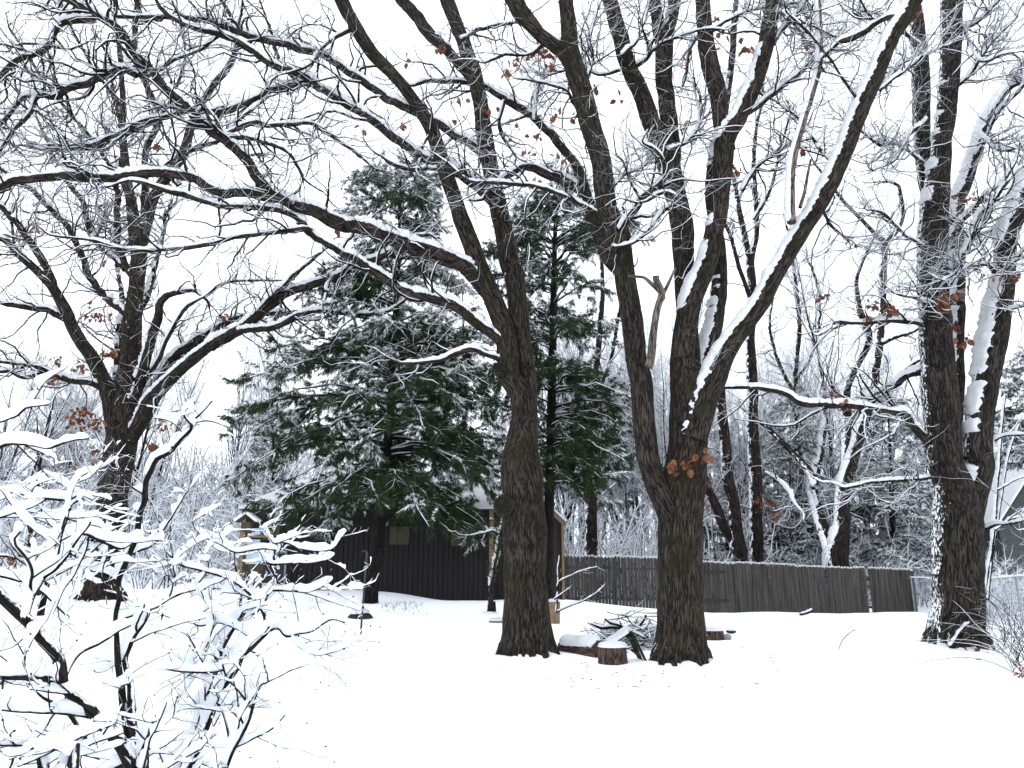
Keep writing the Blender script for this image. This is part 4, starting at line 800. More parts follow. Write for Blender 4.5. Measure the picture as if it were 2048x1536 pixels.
# ------------------------------------------------------------------ neighbour house
D = 32; c0 = P(2016, 1180, D)[0]; xe = c0[0]; ze = P(2014, 1046, D)[0][2]; pk = P(2100, 880, D)[0]
hs_ = thing('neighbour_house', 'grey-green gabled house cut off by the right edge behind the bare shrubs', 'house', (xe, D, 0))
m = MB(); W2 = (pk[0] - xe); n = 34; zt_ = pk[2]
for i in range(n):
    z0 = -.3 + (zt_ + .3) * i / n; z1 = -.3 + (zt_ + .3) * (i + 1) / n
    xl = lambda z: xe if z <= ze else xe + W2 * (z - ze) / (zt_ - ze)
    xr = lambda z: 2 * pk[0] - xl(z)
    m.add([(xl(z0), D - .02, z0), (xr(z0), D - .02, z0), (xr(z1), D, z1), (xl(z1), D, z1), (xl(z0), D + 8, z0), (xl(z1), D + 8, z1), (xr(z0), D + 8, z0), (xr(z1), D + 8, z1)], [(0, 1, 2, 3), (4, 0, 3, 5), (1, 6, 7, 2)])
m.build('wall', M['house'], hs_, smooth=False)
for nm, mt, zo, th in (('roof', 'siding_b', .02, .1), ('roof_snow', 'snow', .13, .12)):
    m = MB(); sl_ = (zt_ - ze) / W2; pr = [(xe - .3, ze - .3 * sl_), (pk[0], zt_), (2 * pk[0] - xe + .3, ze - .3 * sl_)]
    v = [(x, y, z + zo + k * th) for y in (D - .3, D + 8.3) for (x, z) in pr for k in (0, 1)]
    m.add(v, [(0, 2, 3, 1), (2, 4, 5, 3), (6, 7, 9, 8), (8, 9, 11, 10), (1, 3, 9, 7), (3, 5, 11, 9), (0, 6, 8, 2), (2, 8, 10, 4), (0, 1, 7, 6), (4, 10, 11, 5)]); m.build(nm, M[mt], hs_, smooth=False)
# ------------------------------------------------------------------ logs, stumps and small things
def stump(name, label, x0, x1, ytop, ybot, D, mat='stump', cap=.05, lean=0.0, group=None):
    pc, t = P((x0 + x1) / 2, ybot, D); rad = (x1 - x0) / 2 * t / F; pt = P((x0 + x1) / 2, ytop, D)[0]; z0 = min(pc[2], float(gz(pc[0], pc[1]))) - .05; h = pt[2] - z0
    root = thing(name, label, 'log', (pc[0], pc[1], z0)); m = MB(); n = 9; zz = np.linspace(0, 1, n); p = np.stack([pc[0] + lean * zz * h, np.full(n, pc[1]), z0 + h * zz], 1)
    p, r = resample(p, rad * (1.04 - .08 * zz), .03); bigtube(m, p, r, bark=.012, sres=.02, smax=70, cap=True); m.build('bark', M[mat], root)
    if cap: s_ = MB(); dome(s_, (p[-1][0], p[-1][1], p[-1][2] - .01), r[-1] * 1.03, cap, seed=x0); s_.build('snow', M['snow'], root)
    return root
stump('log_stump', 'short upright log round in front of the brush pile with a snow cap', 1196, 1257, 1291, 1328, 12.2, cap=.075)
stump('log_stump', 'cut log standing just right of the centre oak base, snow on top', 1405, 1449, 1259, 1281, 14.6, cap=.06)
stump('log_stump', 'pale upright log round behind the double-leader oak, standing on a flat round', 1092, 1118, 1202, 1236, 16.5, 'cut', cap=.06, lean=.08)
stump('wood_round', 'wide flat grey wood round under the pale upright log', 1078, 1117, 1236, 1250, 16.6, cap=.0)
stump('wood_round', 'low tan wood slab left of the double-leader oak base', 977, 1022, 1239, 1248, 16.4, 'cut', cap=.05)
# hollow log lying down
a_ = P(1128, 1274, 13.6)[0]; b__ = P(1199, 1283, 12.9)[0]; rad = 17 * 13 / F; zl = float(gz(b__[0], b__[1])) + rad * .75
hl = thing('hollow_log', 'hollow log lying on its side under snow, dark open end facing right', 'log', (b__[0], b__[1], zl - rad))
n = 8; ts = np.linspace(0, 1, n)[:, None]; p = np.array([a_[0], a_[1], zl - .03]) * (1 - ts) + np.array([b__[0], b__[1], zl]) * ts
m = MB(); bigtube(m, *resample(p, np.full(n, rad), .03), sres=.02); pin = p[::-1].copy(); 
m2 = resample(np.vstack([p[-1], p[-1] + (p[-1] - p[-2]) * .02]), np.array([rad, rad * .8]), .005)
bigtube(m, np.vstack([p[-1] + [0, 0, 0], p[-1] + (p[-1] - p[-2]) * .01, p[-2], p[-3], p[-4]]), np.array([rad * .99, rad * .84, rad * .78, rad * .74, .02]), sres=.03); m.build('bark', M['stump'], hl)
sm_ = MB(); pu, ru = resample(p, np.full(n, rad), .05); snowtubes(sm_, pu[None], ru[None], 22, .07, .02, .25, 4, lo=.1, hi=.4, cover=.3, wide=.5); sm_.build('snow', M['snow'], hl)
# slatted a-frame leaning in the snow
c = P(1262, 1292, 12.5)[0]; zg = float(gz(c[0], c[1])) - .02
af = thing('slatted_frame', 'mossy slatted wooden a-frame with one snowy slope, leaning beside the log round', 'wooden frame', (c[0], c[1], zg))
apex = P(1252, 1262, 12.6)[0]; fr_ = P(1281, 1316, 12.5)[0]; lf = P(1215, 1290, 12.7)[0]
def slab(m, a, b, wdt, th):
    a = np.array(a); b = np.array(b); d = b - a; L = np.linalg.norm(d); d /= L; n_ = unit(np.cross(d, [0, 1., 0])[None])[0]
    v = []
    for u in (0, L):
        for y in (-wdt / 2, wdt / 2):
            for t_ in (0, th): v.append(a + d * u + np.array([0, y, 0]) + n_ * t_)
    m.add(v, [(0, 1, 3, 2), (4, 6, 7, 5), (0, 4, 5, 1), (2, 3, 7, 6), (0, 2, 6, 4), (1, 5, 7, 3)])
m = MB()
for i in range(5):
    off = np.array([.0, -.24 + i * .12, 0]); top_ = np.array([apex[0] + .01, apex[1], apex[2]]) + off; bot = np.array([fr_[0], fr_[1], fr_[2] - .03]) + off; slab(m, top_ + [(4 - i) * .012, 0, 0], bot + [(4 - i) * .012, 0, rs.uniform(-.03, .02)], .1, .02)
for f in (.2, .75): q_ = np.array([apex[0] + .04, apex[1], apex[2]]) * (1 - f) + np.array([fr_[0], fr_[1], fr_[2]]) * f; m.box(q_ + [-.04, 0, -.01], (.05, .56, .03))
m.build('slat_panel', M['green'], af, smooth=False)
m = MB(); slab(m, np.array([lf[0] + .05, lf[1], lf[2]]), np.array(apex) + [0, 0, -.01], .6, .03); m.build('top_panel', M['green'], af, smooth=False)
m = MB(); n = 7; tt = np.linspace(0, 1, n)[:, None]; base_ = np.array([lf[0], lf[1], lf[2] + .03]) * (1 - tt) + (np.array(apex) + [0, 0, .01]) * tt
v = []
for y in np.linspace(-.32, .32, 8):
    for k_ in range(n): e_ = 1 - abs(y / .33)**6; v.append(base_[k_] + [0, y, .05 * e_ * (1 + .3 * rs.normal() * .3)])
for y in np.linspace(-.32, .32, 8):
    for k_ in range(n): v.append(base_[k_] + [0, y, -.012])
G_ = 8 * n; q = [(i * n + j, i * n + j + 1, (i + 1) * n + j + 1, (i + 1) * n + j) for i in range(7) for j in range(n - 1)]
q += [(G_ + i * n + j, G_ + (i + 1) * n + j, G_ + (i + 1) * n + j + 1, G_ + i * n + j + 1) for i in range(7) for j in range(n - 1)]
q += [(j, G_ + j, G_ + j + 1, j + 1) for j in range(n - 1)] + [(7 * n + j, 7 * n + j + 1, G_ + 7 * n + j + 1, G_ + 7 * n + j) for j in range(n - 1)] + [(i * n, (i + 1) * n, G_ + (i + 1) * n, G_ + i * n) for i in range(7)] + [(i * n + n - 1, G_ + i * n + n - 1, G_ + (i + 1) * n + n - 1, (i + 1) * n + n - 1) for i in range(7)]
m.add(v, q); m.build('snow', M['snow'], af)
# brush pile
c = P(1262, 1290, 14)[0]; c[2] = float(gz(c[0], c[1])); tb, sb = MB(), MB(); N = 300; K = 6
a0 = rs.uniform(0, 2 * pi, N); Ls = rs.uniform(.3, 1.0, N); st = c + np.stack([rs.normal(size=N) * .30 + .05, rs.normal(size=N) * .25, np.abs(rs.normal(size=N)) * .16 + .05], -1)
d = unit(np.stack([np.cos(a0), np.sin(a0) * .6, rs.normal(size=N) * .35], -1)); p = np.empty((N, K, 3)); x = st - d * Ls[:, None] * .5
for k in range(K): p[:, k] = x; d = unit(d + rs.normal(size=(N, 3)) * .13); x = x + d * (Ls / K)[:, None]
r = rs.uniform(.004, .014, N)[:, None] * (1 - .6 * np.linspace(0, 1, K))[None]; tubes(tb, p, r, 6, cap=True); snowtubes(sb, p, r, 6, .022, .012, .6, 8, lo=.2, hi=.6, cover=-.1)
for s_, dd in (("1181,1247,2.5 1192,1252,4.5 1204,1256,5 1222,1254,6 1240,1256,6 1262,1262,5", 13.6), ("1210,1238,2.5 1222,1246,4.5 1237,1250,5 1265,1264,5 1290,1277,5", 13.5), ("1234,1230,2 1245,1230,2.5 1255,1234,3 1262,1246,3 1290,1262,3", 13.5), ("1292,1230,5 1287,1240,7 1281,1248,7 1272,1262,7", 13.8), ("1240,1242,2 1246,1258,3.4 1262,1268,4 1276,1286,4", 13.4), ("1300,1240,3 1290,1256,3.5 1262,1262,3 1240,1275,3", 13.6)):
    p_, r_ = trace(s_, dd, dd); p_, r_ = resample(p_, r_, .05); bigtube(tb, p_, r_, cap=True); snowtubes(sb, p_[None], r_[None], 8, .022, .015, .8, 12)
bpile = thing('brush_pile', 'heap of cut branches dusted with snow against the left side of the centre oak', 'brush pile', c); tb.build('sticks', M['twig'], bpile); sb.build('snow', M['snow'], bpile)
# round rock and dark stone by the right log
def rock(name, label, px, py, D, w, h, mat, capf=.5):
    q, t = P(px, py, D); rx = w / 2 * t / F; rz_ = h / 2 * t / F; root = thing(name, label, 'rock', (q[0], q[1], q[2] - rz_)); m = MB(); p = np.stack([np.full(9, q[0]), np.full(9, q[1]), q[2] + rz_ * np.sin(np.linspace(-1.5, 1.5, 9))], 1); r = rx * np.cos(np.linspace(-1.5, 1.5, 9)); r = np.maximum(r, .002)
    S = 18; th = np.arange(S) * 2 * pi / S; ring = 1 + .12 * vn(np.stack([np.cos(th)[None] * 1.5 + 0 * r[:, None], np.sin(th)[None] * 1.5 + 0 * r[:, None], p[:, 2:3] * 6 + 0 * th[None]], -1) + px); tubes(m, p[None], r[None], S, ring=ring[None], cap=True); m.build('stone', M[mat], root)
    if capf: s_ = MB(); dome(s_, (q[0], q[1], q[2] + rz_ * .55), rx * .85, rz_ * .75, seed=px); s_.build('snow', M['snow'], root)
rock('rock', 'round pale grey rock against the log right of the centre oak', 1455, 1275, 14.5, 17, 15, 'stone', 0)
rock('rock', 'small black stone poking out of the snow behind the right-hand log', 1462, 1263, 15.5, 22, 9, 'black')
rock('rock', 'small dark stone in the snow at the foot of the right-hand oak', 1957, 1318, 12.6, 9, 7, 'stump')
rock('rock', 'second, flatter dark stone beside the one at the right oak foot', 1970, 1328, 12.3, 9, 4, 'stump')
# half buried basin
q, t = P(720, 1241, 16.8); zg = q[2]; r1_ = 27 * t / F
bs_ = thing('basin', 'low black upturned basin with a mound of snow, left of the hooked pole', 'basin', (q[0], q[1], zg)); m = MB(); zz = np.linspace(0, 1, 7)
p = np.stack([np.full(7, q[0]), np.full(7, q[1]), zg - .05 + .22 * zz], 1); tubes(m, p[None], (r1_ * np.array([1, 1, .97, .93, .86, .74, .5]))[None], 32, cap=True); m.build('shell', M['black'], bs_)
m = MB(); dome(m, (q[0] - .03, q[1] + .04, zg + .15), r1_ * .75, .10, 28, 3); m.build('snow', M['snow'], bs_)
# hooked pole
p, r = trace("721,1274,4.5 724,1230,4.2 728,1180,4 732,1130,4 734,1112,4 733,1104,3.5 729,1101,3 724,1104,2.6", 14.6, 14.6); p[0][2] -= .2; p, r = resample(p, r, .03)
hp = thing('shepherd_hook', 'thin dark hooked pole standing in the snow in front of the big pine trunk', 'pole', (p[0][0], p[0][1], p[0][2] + .2)); m = MB(); tubes(m, p[None], np.maximum(r, .011)[None], 8, cap=True); m.build('pole', M['pole'], hp)
# small ivy-clad trunk at the shed corner
b = gq(983, 1224, 18.3)
traced_tree('small_tree', 'short crooked ivy-clad stem with snow flecks in front of the shed corner post', 'tree', b, [
 ('hB', 18.3, 18.3, 0, "983,1223,13 981,1195,10 981,1171,9 985,1150,8 988,1132,8 994,1105,8 999,1080,8 1003,1055,7 1006,1035,7"), ('h', 18.3, 18.5, 0, "984,1155,6 996,1125,5 1004,1090,5 1000,1050,4 990,1030,3"),
 ('L', 18.3, 18, 1, "1000,1070,5 985,1062,4 960,1068,4 935,1072,3 918,1070,2")], .2, 'bark_r', seed=61, twigs=(3, 4, 4), tlen=.5, tm=.03)
lf_ = MB(); pts = np.array([P(983 + rs.normal() * 6 + (y < 1120) * 12, y, 18.2 + rs.normal() * .05)[0] for y in rs.uniform(1035, 1160, 240)]); add_leaves(lf_, pts, .06, rs); iv = thing('ivy', 'dark ivy leaves climbing the crooked stem at the shed corner', 'ivy', b); lf_.build('leaves', M['needle'], iv, smooth=False)
# sapling by the pale log, stick in the snow, bent twigs
def twiggy(name, label, cat, traces, D, mat='twig', seed=3, kids=0, tmx=.02, minr=0):
    tb, sb = MB(), MB(); A, B = [], []
    for s_ in traces:
        p, r = trace(s_, D, D + .3); p, r = resample(p, np.maximum(r, minr), .04); p = p + np.stack([vn(p, 5), vn(p + 9, 5), vn(p + 18, 5)], -1) * .012; tubes(tb, p[None], r[None], 6); snowtubes(sb, p[None], r[None], 6, tmx, .008, .5, 9); a, bb, _ = toK(p, r, 12); A.append(a); B.append(bb)
    if kids: k_ = spawn(np.array(A), np.array(B), kids, (.12, .5), .6, .004, 6, .25, .05, .2, rng=np.random.default_rng(seed)); tubes(tb, k_[0], k_[1], 4); snowtubes(sb, k_[0], k_[1], 4, tmx, .008, .5, 9)
    root = thing(name, label, cat, A[0][0]); tb.build('stems', M[mat], root)
    if sb.n: sb.build('snow', M['snow'], root)
twiggy('sapling', 'leafless sapling beside the pale upright log, twigs across the picket fence', 'sapling', ["1112,1225,4 1116,1190,4 1118,1165,3 1145,1150,2.5 1170,1140,2 1196,1134,1.5", "1112,1225,4 1140,1212,3 1170,1200,2.6 1200,1180,2 1212,1168,1.5", "1110,1198,4 1125,1188,3 1142,1175,2", "1117,1168,3 1116,1140,2 1119,1110,1.6"], 16, kids=14)
twiggy('stick', 'thin bent twig arching out of the smooth snow between the two right oaks', 'stick', ["1676,1308,2 1680,1290,2.6 1692,1272,2.4 1706,1262,2 1713,1263,1.4"], 13.2, tmx=.004, minr=.004)
twiggy('stick', 'short forked twig sticking out of the snow in front of the hollow log', 'stick', ["1166,1350,2.4 1171,1338,2.4 1177,1327,2 1172,1324,1.6 1160,1327,1.2"], 11.4, tmx=.004, minr=.003)
twiggy('stick', 'snow-covered stick lying at the foot of the picket fence', 'stick', ["1600,1229,5 1612,1226,6 1625,1220,6"], 26.5, tmx=.03)
twiggy('stick', 'broken snow-topped branch leaning on the base of the right-hand oak', 'stick', ["1900,1295,5 1912,1275,6 1920,1262,7 1932,1252,7 1943,1246,6"], 13.3, tmx=.03)
# brambles at the right edge
def bramble(label, boxes, seed, name='bramble', cat='shrub', mat='twig'):
    rng = np.random.default_rng(seed); tb, sb = MB(), MB(); st = []
    for (x0, x1, D0, D1, n) in boxes: st += [gq(rng.uniform(x0, x1), 1300, rng.uniform(D0, D1)) for _ in range(n)]
    st = np.array(st); N = len(st); K = 14; H = rng.uniform(.7, 2.1, N); d = unit(np.stack([rng.normal(size=N) * .5, rng.normal(size=N) * .4, np.full(N, 1.2)], -1)); p = np.empty((N, K, 3)); x = st - [0, 0, .05]; drift = rng.normal(size=(N, 3)) * [.1, .1, 0] - [0, 0, .07]
    for k in range(K): p[:, k] = x; d = unit(d + drift + rng.normal(size=(N, 3)) * .06); x = x + d * (H / K)[:, None]
    r = (.003 + H * .0022)[:, None] * (1 - .7 * np.linspace(0, 1, K))[None]; b2 = spawn(p, r, N * 5, (.2, .8), .6, .004, 7, .16, .02, .15, rng=rng)
    for a, b_, S in ((p, r, 5), (b2[0], b2[1], 4)): tubes(tb, a, b_, S); snowtubes(sb, a, b_, 4, .008, .006, .5, 9, lo=.5, hi=.9)
    root = thing(name, label, cat, st[0]); tb.build('stems', M[mat], root); sb.build('snow', M['snow'], root); return root, p
bramble('tangle of thin arching bramble stems at the right edge beside the oak', [(2005, 2110, 10.5, 15, 85)], 501)
bramble('sparser knee-high brambles between the right oak and the chain-link fence', [(1975, 2060, 15.5, 18, 16)], 502)
r_, p = bramble('low bush with dark red berries at the very right edge', [(2040, 2070, 10.2, 11, 10)], 503)
c_ = P(2043, 1352, 10.6)[0]; bm = MB()
for k in range(60):
    q = c_ + rs.normal(size=3) * [.07, .08, .06]; pz = np.linspace(-1.4, 1.4, 5); tubes(bm, (q + np.stack([0 * pz, 0 * pz, .012 * np.sin(pz)], 1))[None], (.012 * np.cos(pz))[None], 6)
bm.build('berries', M['berry'], r_)
twiggy('sapling', 'twin-stemmed bare sapling to the right of the right-hand oak', 'sapling', ["1968,1210,8 1975,1150,8 1986,1080,7 1992,1000,7 1998,930,6 2003,860,5 2010,790,4", "1975,1200,6 1984,1120,6 1996,1040,5 2008,960,5 2020,900,4 2040,850,3", "1990,1060,4 2020,1040,4 2055,1030,3", "1996,980,4 2030,960,3 2060,950,2"], 17, kids=70, tmx=.03)
# old leaf clump at right oak foot
lm = MB(); c_ = P(1955, 1298, 13.3)[0]; add_leaves(lm, c_ + rs.normal(size=(50, 3)) * [.14, .1, .08], .1, rs); lc = thing('leaf_clump', 'clump of russet dead leaves and dry stalks at the right oak foot', 'leaves', c_); lm.build('leaves', M['litter'], lc, smooth=False)
# left side yard things
q, t = P(399, 1195, 21); bk_ = thing('bucket', 'small bright blue bucket in the snow between the left oak and the shed', 'bucket', (q[0], q[1], q[2] - .02)); m = MB()
p = np.stack([np.full(4, q[0]), np.full(4, q[1]), q[2] + np.array([-.05, .1, .2, .21])], 1); tubes(m, p[None], np.array([[.10, .12, .135, .12]]), 20, cap=True); m.build('pail', M['blue'], bk_); m = MB(); dome(m, tuple(p[-1]), .12, .05); m.build('snow', M['snow'], bk_)
m = MB(); sb = MB(); c_ = gq(462, 1180, 20.6); N = 60
for k in range(N): m.box(c_ + rs.normal(size=3) * [.35, .2, .04] + [0, 0, .06], (rs.uniform(.1, .35), rs.uniform(.03, .07), .03), rz=rs.uniform(0, 3), ry=rs.uniform(-.4, .4))
wp = thing('wood_scraps', 'low heap of reddish scrap wood and leaves at the left shed corner', 'scrap wood', c_); m.build('scraps', M['litter'], wp, smooth=False)
# rack with pale panel
q0 = P(480, 1180, 21)[0]; q1 = P(531, 1180, 21)[0]; zs_ = P(500, 1073, 21)[0][2]; zg = float(gz(q0[0], 21)); rk_ = thing('shelf_rack', 'yellow lumber rack with a pale blue panel at the left corner of the shed', 'rack', (q0[0], 21, zg)); w_ = q1[0] - q0[0]
m = MB(); m.box((q0[0], 21, (zs_ + zg) / 2 - .1), (.09, .09, zs_ - zg + .1)); m.build('post', M['tan'], rk_, smooth=False)
m = MB(); m.box((q0[0] + w_ / 2, 21.02, zs_), (w_ + .1, .3, .05)); m.build('shelf', M['tan'], rk_, smooth=False)
m = MB(); zb_ = P(500, 1128, 21)[0][2]; m.box((q0[0] + w_ * .34, 21.05, (zs_ + zb_) / 2 - .04), (w_ * .55, .03, zs_ - zb_ - .08)); m.build('panel', M['paleblue'], rk_, smooth=False)
m = MB(); zc = P(500, 1188, 21)[0][2]
for i in range(6): m.box((q0[0] + .1 + i * .085, 21.06, (zb_ + zc) / 2), (.075, .025, zb_ - zc))
m.build('plank_panel', M['ply'], rk_, smooth=False)
m = MB(); dome(m, (q0[0] + w_ * .25, 20.98, zs_ + .02), .18, .06); m.build('snow', M['snow'], rk_)
q = P(514, 1070, 21)[0]; tb_ = thing('storage_box', 'small pale blue plastic box on the yellow lumber shelf', 'box', (q[0], 21, zs_ + .03)); m = MB(); m.box((q[0], 20.98, zs_ + .12), (.22, .2, .15)); m.box((q[0], 20.98, zs_ + .205), (.24, .22, .02)); m.build('body', M['paleblue'], tb_, smooth=False)
# bird feeder with little roof
q, t = P(497, 1046, 17.5); fd = thing('bird_feeder', 'little gabled feeder roof with snow in front of the left shed corner', 'bird feeder', (q[0], q[1], q[2])); w_ = 19 * t / F
m = MB(); ap = np.array([q[0] - .03, q[1], P(497, 1030, 17.5)[0][2]])
for sx in (-1, 1): slab(m, ap if sx > 0 else ap + np.array([-w_, 0, -.17]), ap + np.array([w_, 0, -.17]) if sx > 0 else ap, .3, .02)
m.build('roof', M['ply'], fd, smooth=False)
sn_ = MB()
for sx in (-1, 1):
    a, b_ = (ap + np.array([0, 0, .02]), ap + np.array([w_ + .02, 0, -.16])) if sx > 0 else (ap + np.array([-w_ - .02, 0, -.16]), ap + np.array([0, 0, .02])); slab(sn_, a, b_, .32, .06)
sn_.build('snow', M['snow'], fd, smooth=False)
m = MB(); m.box((ap[0], ap[1], ap[2] - .26), (.2, .16, .2)); m.box((ap[0], ap[1], ap[2] - .375), (.3, .26, .02)); m.build('tray', M['ply'], fd, smooth=False)
m = MB(); zg = float(gz(ap[0], ap[1])) - .1; m.box((ap[0], ap[1], (ap[2] - .39 + zg) / 2), (.05, .05, ap[2] - .39 - zg)); m.build('post', M['siding_b'], fd, smooth=False)
# nest box on the left oak
q = P(204, 1090, 19.45)[0]; nb = thing('nest_box', 'tiny orange-brown nest box fixed to the trunk of the left oak', 'nest box', q); m = MB(); m.box(q, (.14, .12, .16)); m.build('body', M['cut'], nb, smooth=False); m = MB(); m.box(q + [0, -.02, .10], (.2, .2, .03)); m.build('roof', M['snow'], nb, smooth=False)
# grass blades near the pine foot
rgz = np.random.default_rng(8); m = MB(); N = 1300; pxs = rgz.uniform(640, 1000, N); Ds = rgz.uniform(17.5, 21.5, N); v = []
cc = np.stack([(pxs - 1024) / F * Ds * 1.02, Ds], -1); keep = vn(np.stack([cc[:, 0], cc[:, 1], 0 * Ds], -1), .9) > .12; cc = cc[keep]; n = len(cc); b3 = np.stack([cc[:, 0], cc[:, 1], gz(cc[:, 0], cc[:, 1])], -1); dd = unit(rgz.normal(size=(n, 3)) * .5 + [0, 0, 1]); ss = rgz.uniform(.05, .12, n)[:, None]
m.add(np.stack([b3 - [.004, 0, .02], b3 + [.004, 0, -.02], b3 + dd * ss], 1), None, np.arange(n * 3).reshape(-1, 3)); tag(m.build('grass', M['needle_far'], None, smooth=False), 'sparse grass tips poking through thin snow below the big pine', 'grass', kind='stuff')
# ------------------------------------------------------------------ foreground shrubs
def shrub(label, traces, seed, n1, D_end, dens=(3.3, 3.2)):
    rng = np.random.default_rng(seed); tb, wb, sb = MB(), MB(), MB(); A, B, Wt = [], [], []
    for kind, D0, D1, dn, s_ in traces:
        p, r = trace(s_, D0, D1); r = r * 1.25
        if 'G' in kind: f = p[0] - (p[1] - p[0]) * .3; p = np.vstack([[f[0] + (f[0] - p[1, 0]) * .6, f[1], float(gz(f[0], f[1])) - .1], p]); r = np.r_[r[0] * 1.15, r]
        p, r = resample(p, r, .018); amp = np.minimum(r * .8, .008); p = p + np.stack([vn(p, 12), vn(p + 9, 12), vn(p + 18, 12)], -1) * amp[:, None]
        bigtube(tb, p, r, bark=.003, sres=.006, smax=22); snowtubes(sb, p[None], r[None], 14, .042, .005, .6, 8, lo=.30, hi=.8, cover=.05, wide=.26, lift=.56)
        if dn: a, b_, L = toK(p, r, 22); A.append(a); B.append(b_); Wt.append(dn)
    A, B = np.array(A), np.array(B); Wt = np.array(Wt)
    b1 = spawn(A, B, n1, (.16, .5), .7, .006, 14, .17, -.01, .12, (35, 80), rng, wt=Wt, rend=.5, flat=.5)
    b2 = spawn(b1[0], b1[1], int(n1 * dens[0]), (.08, .26), .75, .0042, 9, .24, .05, .15, (30, 75), rng, rend=.5, flat=.4)
    b3 = spawn(b2[0], b2[1], int(n1 * dens[1] * 1.6), (.04, .13), .7, .0026, 5, .3, .08, .2, (30, 80), rng, rend=.6, flat=.3)
    b1, b2, b3 = densify(*b1, 2), densify(*b2, 1), densify(*b3, 1)
    for b, S in ((b1, 6), (b2, 5), (b3, 4)): tubes(wb, b[0], b[1], S)
    snowtubes(sb, b1[0], b1[1], 12, .027, .0022, .95, 12, lo=.42, hi=.85, cover=.05, wide=.42, lift=.6); snowtubes(sb, b2[0], b2[1], 9, .017, .0022, 1.0, 16, lo=.5, hi=.9, cover=-.06, wide=.42, lift=.6); snowtubes(sb, b3[0], b3[1], 6, .009, .0016, .7, 30, lo=.55, hi=.95, cover=-.12, wide=.4)
    # buds
    e = b2[0][::2, -1]; dr = unit(b2[0][::2, -1] - b2[0][::2, -2]); t_ = np.array([0, .3, .7, 1])[None, :, None]; e = b2[0][::2, -1]; pb = e[:, None] + dr[:, None] * t_ * .011; tubes(wb, pb, np.tile(np.array([.0015, .0035, .003, .0005]), (len(e), 1)), 5)
    root = thing('snowy_shrub', label, 'shrub', (float(A[0][0][0]), float(A[0][0][1]), 0)); tb.build('stems', M['shrub'], root); wb.build('twigs', M['shrub'], root); sb.build('snow', M['snow'], root)
shrub('snow-heaped shrub at the lower left corner with one thick curved limb', [
 ('G', 2.6, 2.4, .6, "285,1560,24 272,1536,24 249,1504,22 220,1466,22 182,1422,22 146,1387,20 117,1361,17 59,1355,11 0,1355,9 -60,1350,7"),
 ('', 2.42, 2.3, .8, "124,1365,16 120,1328,16 108,1305,17 88,1282,18 64,1249,18 38,1226,18 0,1188,17 -50,1130,14"),
 ('', 2.42, 2.7, 1, "124,1360,9 141,1323,9 164,1299,8 190,1287,8 217,1276,7 234,1264,6 262,1250,4"),
 ('', 2.35, 2.7, .8, "50,1240,8 53,1223,8 62,1197,8 79,1167,9 97,1132,8 105,1100,8 110,1080,7 120,1062,6 130,1035,5 140,1014,4 141,1000,4 150,973,3 165,950,3 191,939,2"),
 ('', 2.6, 2.8, 1, "106,1085,5 90,1075,4 68,1059,4 50,1040,4 34,1021,4 22,1005,3 14,994,3"),
 ('', 2.6, 3.0, 1, "110,1085,5 135,1072,5 170,1070,5 210,1085,5 240,1098,5 262,1088,4 290,1070,3"),
 ('G', 3.0, 2.9, .8, "240,1550,12 229,1534,12 199,1501,11 164,1460,10 132,1419,9 97,1399,8 73,1381,5 40,1340,4 0,1310,3"),
 ('G', 2.3, 2.3, .5, "90,1560,18 59,1516,16 35,1493,13 0,1478,8 -30,1470,6"),
 ('', 2.7, 2.5, .6, "-20,903,6 0,895,6 27,884,6 68,891,5 96,895,4 120,888,4 150,880,3 178,878,2"),
 ('', 2.6, 2.6, .6, "-20,850,5 20,836,4 36,830,4 51,816,4 75,812,3 99,809,2"),
 ('', 2.9, 2.8, 1, "-20,1000,5 20,985,4 51,990,4 96,997,4 137,1000,4 160,990,3 185,1000,2"),
 ('', 2.9, 2.8, 1, "-20,1040,4 30,1025,4 68,1011,3 90,1000,2"),
 ('', 3.0, 3.2, 1.2, "-20,1150,5 30,1160,4 80,1180,4 130,1230,3"),
 ('G', 2.2, 2.25, .3, "140,1560,16 137,1536,16 134,1510,13 129,1485,9 126,1469,5")], 601, 62, 0)
shrub('snow-heaped shrub with upright paired stems, its tallest twig reaching in front of the left oak', [
 ('G', 3.3, 3.3, .22, "262,1570,12 258,1510,11 249,1437,11 240,1364,10 234,1317,9 234,1276,8 234,1235,7 236,1200,8 236,1168,9 253,1117,9 273,1076,9 284,1021,9 290,973,8 301,939,8 311,918,7 338,905,6 362,881,5 383,860,5 386,843,4 403,826,3 424,802,2"),
 ('', 3.25, 3.2, 1, "386,850,4 369,830,3 379,813,3 390,803,2"), ('', 3.28, 3.5, 1, "385,845,3 420,842,2.5 460,855,2"),
 ('G', 3.2, 3.4, .7, "280,1570,12 274,1510,12 264,1422,11 258,1364,10 249,1320,9 262,1290,8 270,1276,7 284,1255,6 300,1220,4"),
 ('', 3.35, 3.1, 1.2, "236,1165,7 215,1150,6 180,1140,5 150,1110,4 120,1095,3"),
 ('', 3.3, 3.0, 1.2, "253,1117,6 230,1100,6 190,1080,5 150,1075,4 125,1060,3"),
 ('', 3.3, 3.6, 1.2, "256,1112,6 280,1100,6 305,1090,5 330,1060,4"),
 ('', 3.3, 3.6, 1.2, "234,1240,6 270,1230,5 310,1215,5 350,1190,4 390,1180,3")], 602, 32, 0)
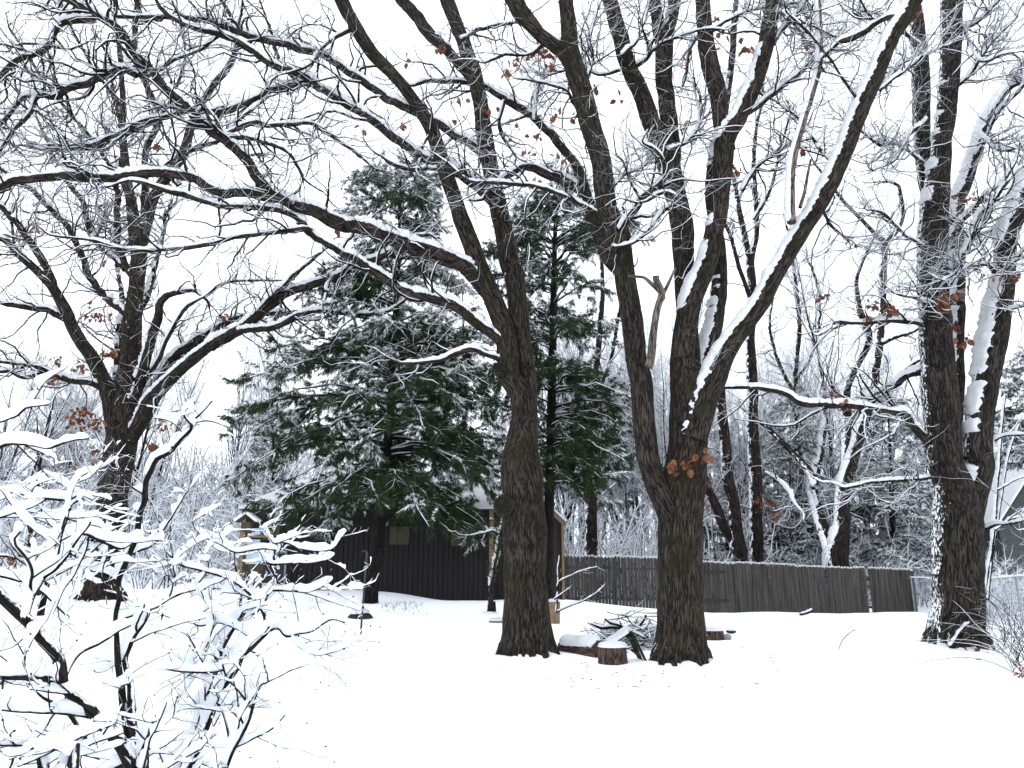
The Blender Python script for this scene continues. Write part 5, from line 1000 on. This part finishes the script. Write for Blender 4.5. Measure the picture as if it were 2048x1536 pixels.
shrub('wide many-stemmed shrub loaded with snow in front of the shed corner', [
 ('G', 3.6, 3.9, .6, "350,1570,10 360,1525,10 390,1466,10 410,1408,10 425,1364,10 437,1320,9 454,1282,8 472,1249,7 490,1225,5 501,1191,5"),
 ('G', 3.5, 3.8, .8, "370,1570,9 390,1516,9 410,1466,9 428,1422,9 448,1378,9 469,1343,9 486,1311,9 513,1285,8 536,1261,8 530,1238,7 519,1214,6 501,1191,5 480,1160,4 473,1140,3 470,1105,3"),
 ('', 3.8, 3.9, 1, "519,1214,5 530,1200,5 536,1185,5 543,1169,5 548,1144,5 541,1128,4 552,1100,3"),
 ('', 3.8, 3.7, .8, "541,1128,4 560,1127,4 591,1125,4 615,1126,3.5 632,1125,3 655,1120,3 671,1112,2"),
 ('', 3.8, 3.9, .8, "552,1100,3 527,1096,3.5 500,1100,3.5 473,1105,3.5 440,1088,3.5 410,1075,3 390,1055,2.5 385,1035,2"),
 ('', 3.8, 3.9, .9, "546,1087,3.5 570,1085,3 598,1098,3 602,1105,2"),
 ('', 3.8, 3.7, 1, "536,1261,6 557,1258,5 574,1273,5 600,1267,4 625,1262,3 660,1240,3 690,1245,2"),
 ('', 3.8, 3.6, 1, "600,1267,4 592,1285,3.5 610,1300,3 640,1310,2 690,1296,2"),
 ('G', 3.4, 3.5, .9, "440,1570,6 454,1534,6 469,1496,6 490,1455,6 504,1416,5 519,1372,4.5 533,1364,4 560,1352,3 580,1340,3 610,1330,2"),
 ('', 3.45, 3.7, 1, "463,1501,5 454,1452,4.5 434,1387,4 410,1331,4 390,1290,4 366,1258,4 328,1249,3.5 325,1225,3"),
 ('', 3.6, 3.4, 1, "445,1340,5 410,1343,4.5 366,1343,4 325,1337,3"),
 ('', 3.7, 3.6, 1.2, "501,1191,5 470,1165,4 440,1150,4 400,1140,4 360,1130,3 330,1100,2"),
 ('', 3.7, 3.9, 1.2, "437,1320,5 420,1280,4 430,1230,4 400,1190,3 380,1150,2"),
 ('', 3.7, 3.9, 1.2, "513,1285,5 480,1260,4 440,1245,4 400,1250,4 370,1235,3"),
 ('', 3.7, 3.8, .6, "600,1098,3 630,1102,3 660,1100,2"), ('', 3.85, 3.8, .7, "591,1182,3.5 615,1184,3 640,1175,3 668,1160,2"), ('', 3.8, 3.85, .7, "525,1180,4 560,1180,4 591,1182,3"),
 ('', 3.5, 3.4, 1, "504,1416,4 480,1385,3 455,1355,3 445,1330,3"),
 ('', 3.5, 3.3, 1, "463,1501,4 500,1480,3.5 540,1460,3 570,1430,2")], 603, 85, 0)


# bits of bark and twig dropped on the snow under the oaks
m = MB(); N = 90; pxs = rgz.uniform(900, 1560, N); Ds = rgz.uniform(9.5, 14, N)
for a, d_ in zip(pxs, Ds):
    q = gq(a, 1330, d_); m.box(q + [0, 0, .006], (rgz.uniform(.015, .07), rgz.uniform(.008, .02), .008), rz=rgz.uniform(0, 3))
tag(m.build('bark_litter', M['twig'], None, smooth=False), 'tiny bits of bark and twig scattered on the snow round the two middle oaks', 'litter', kind='stuff')
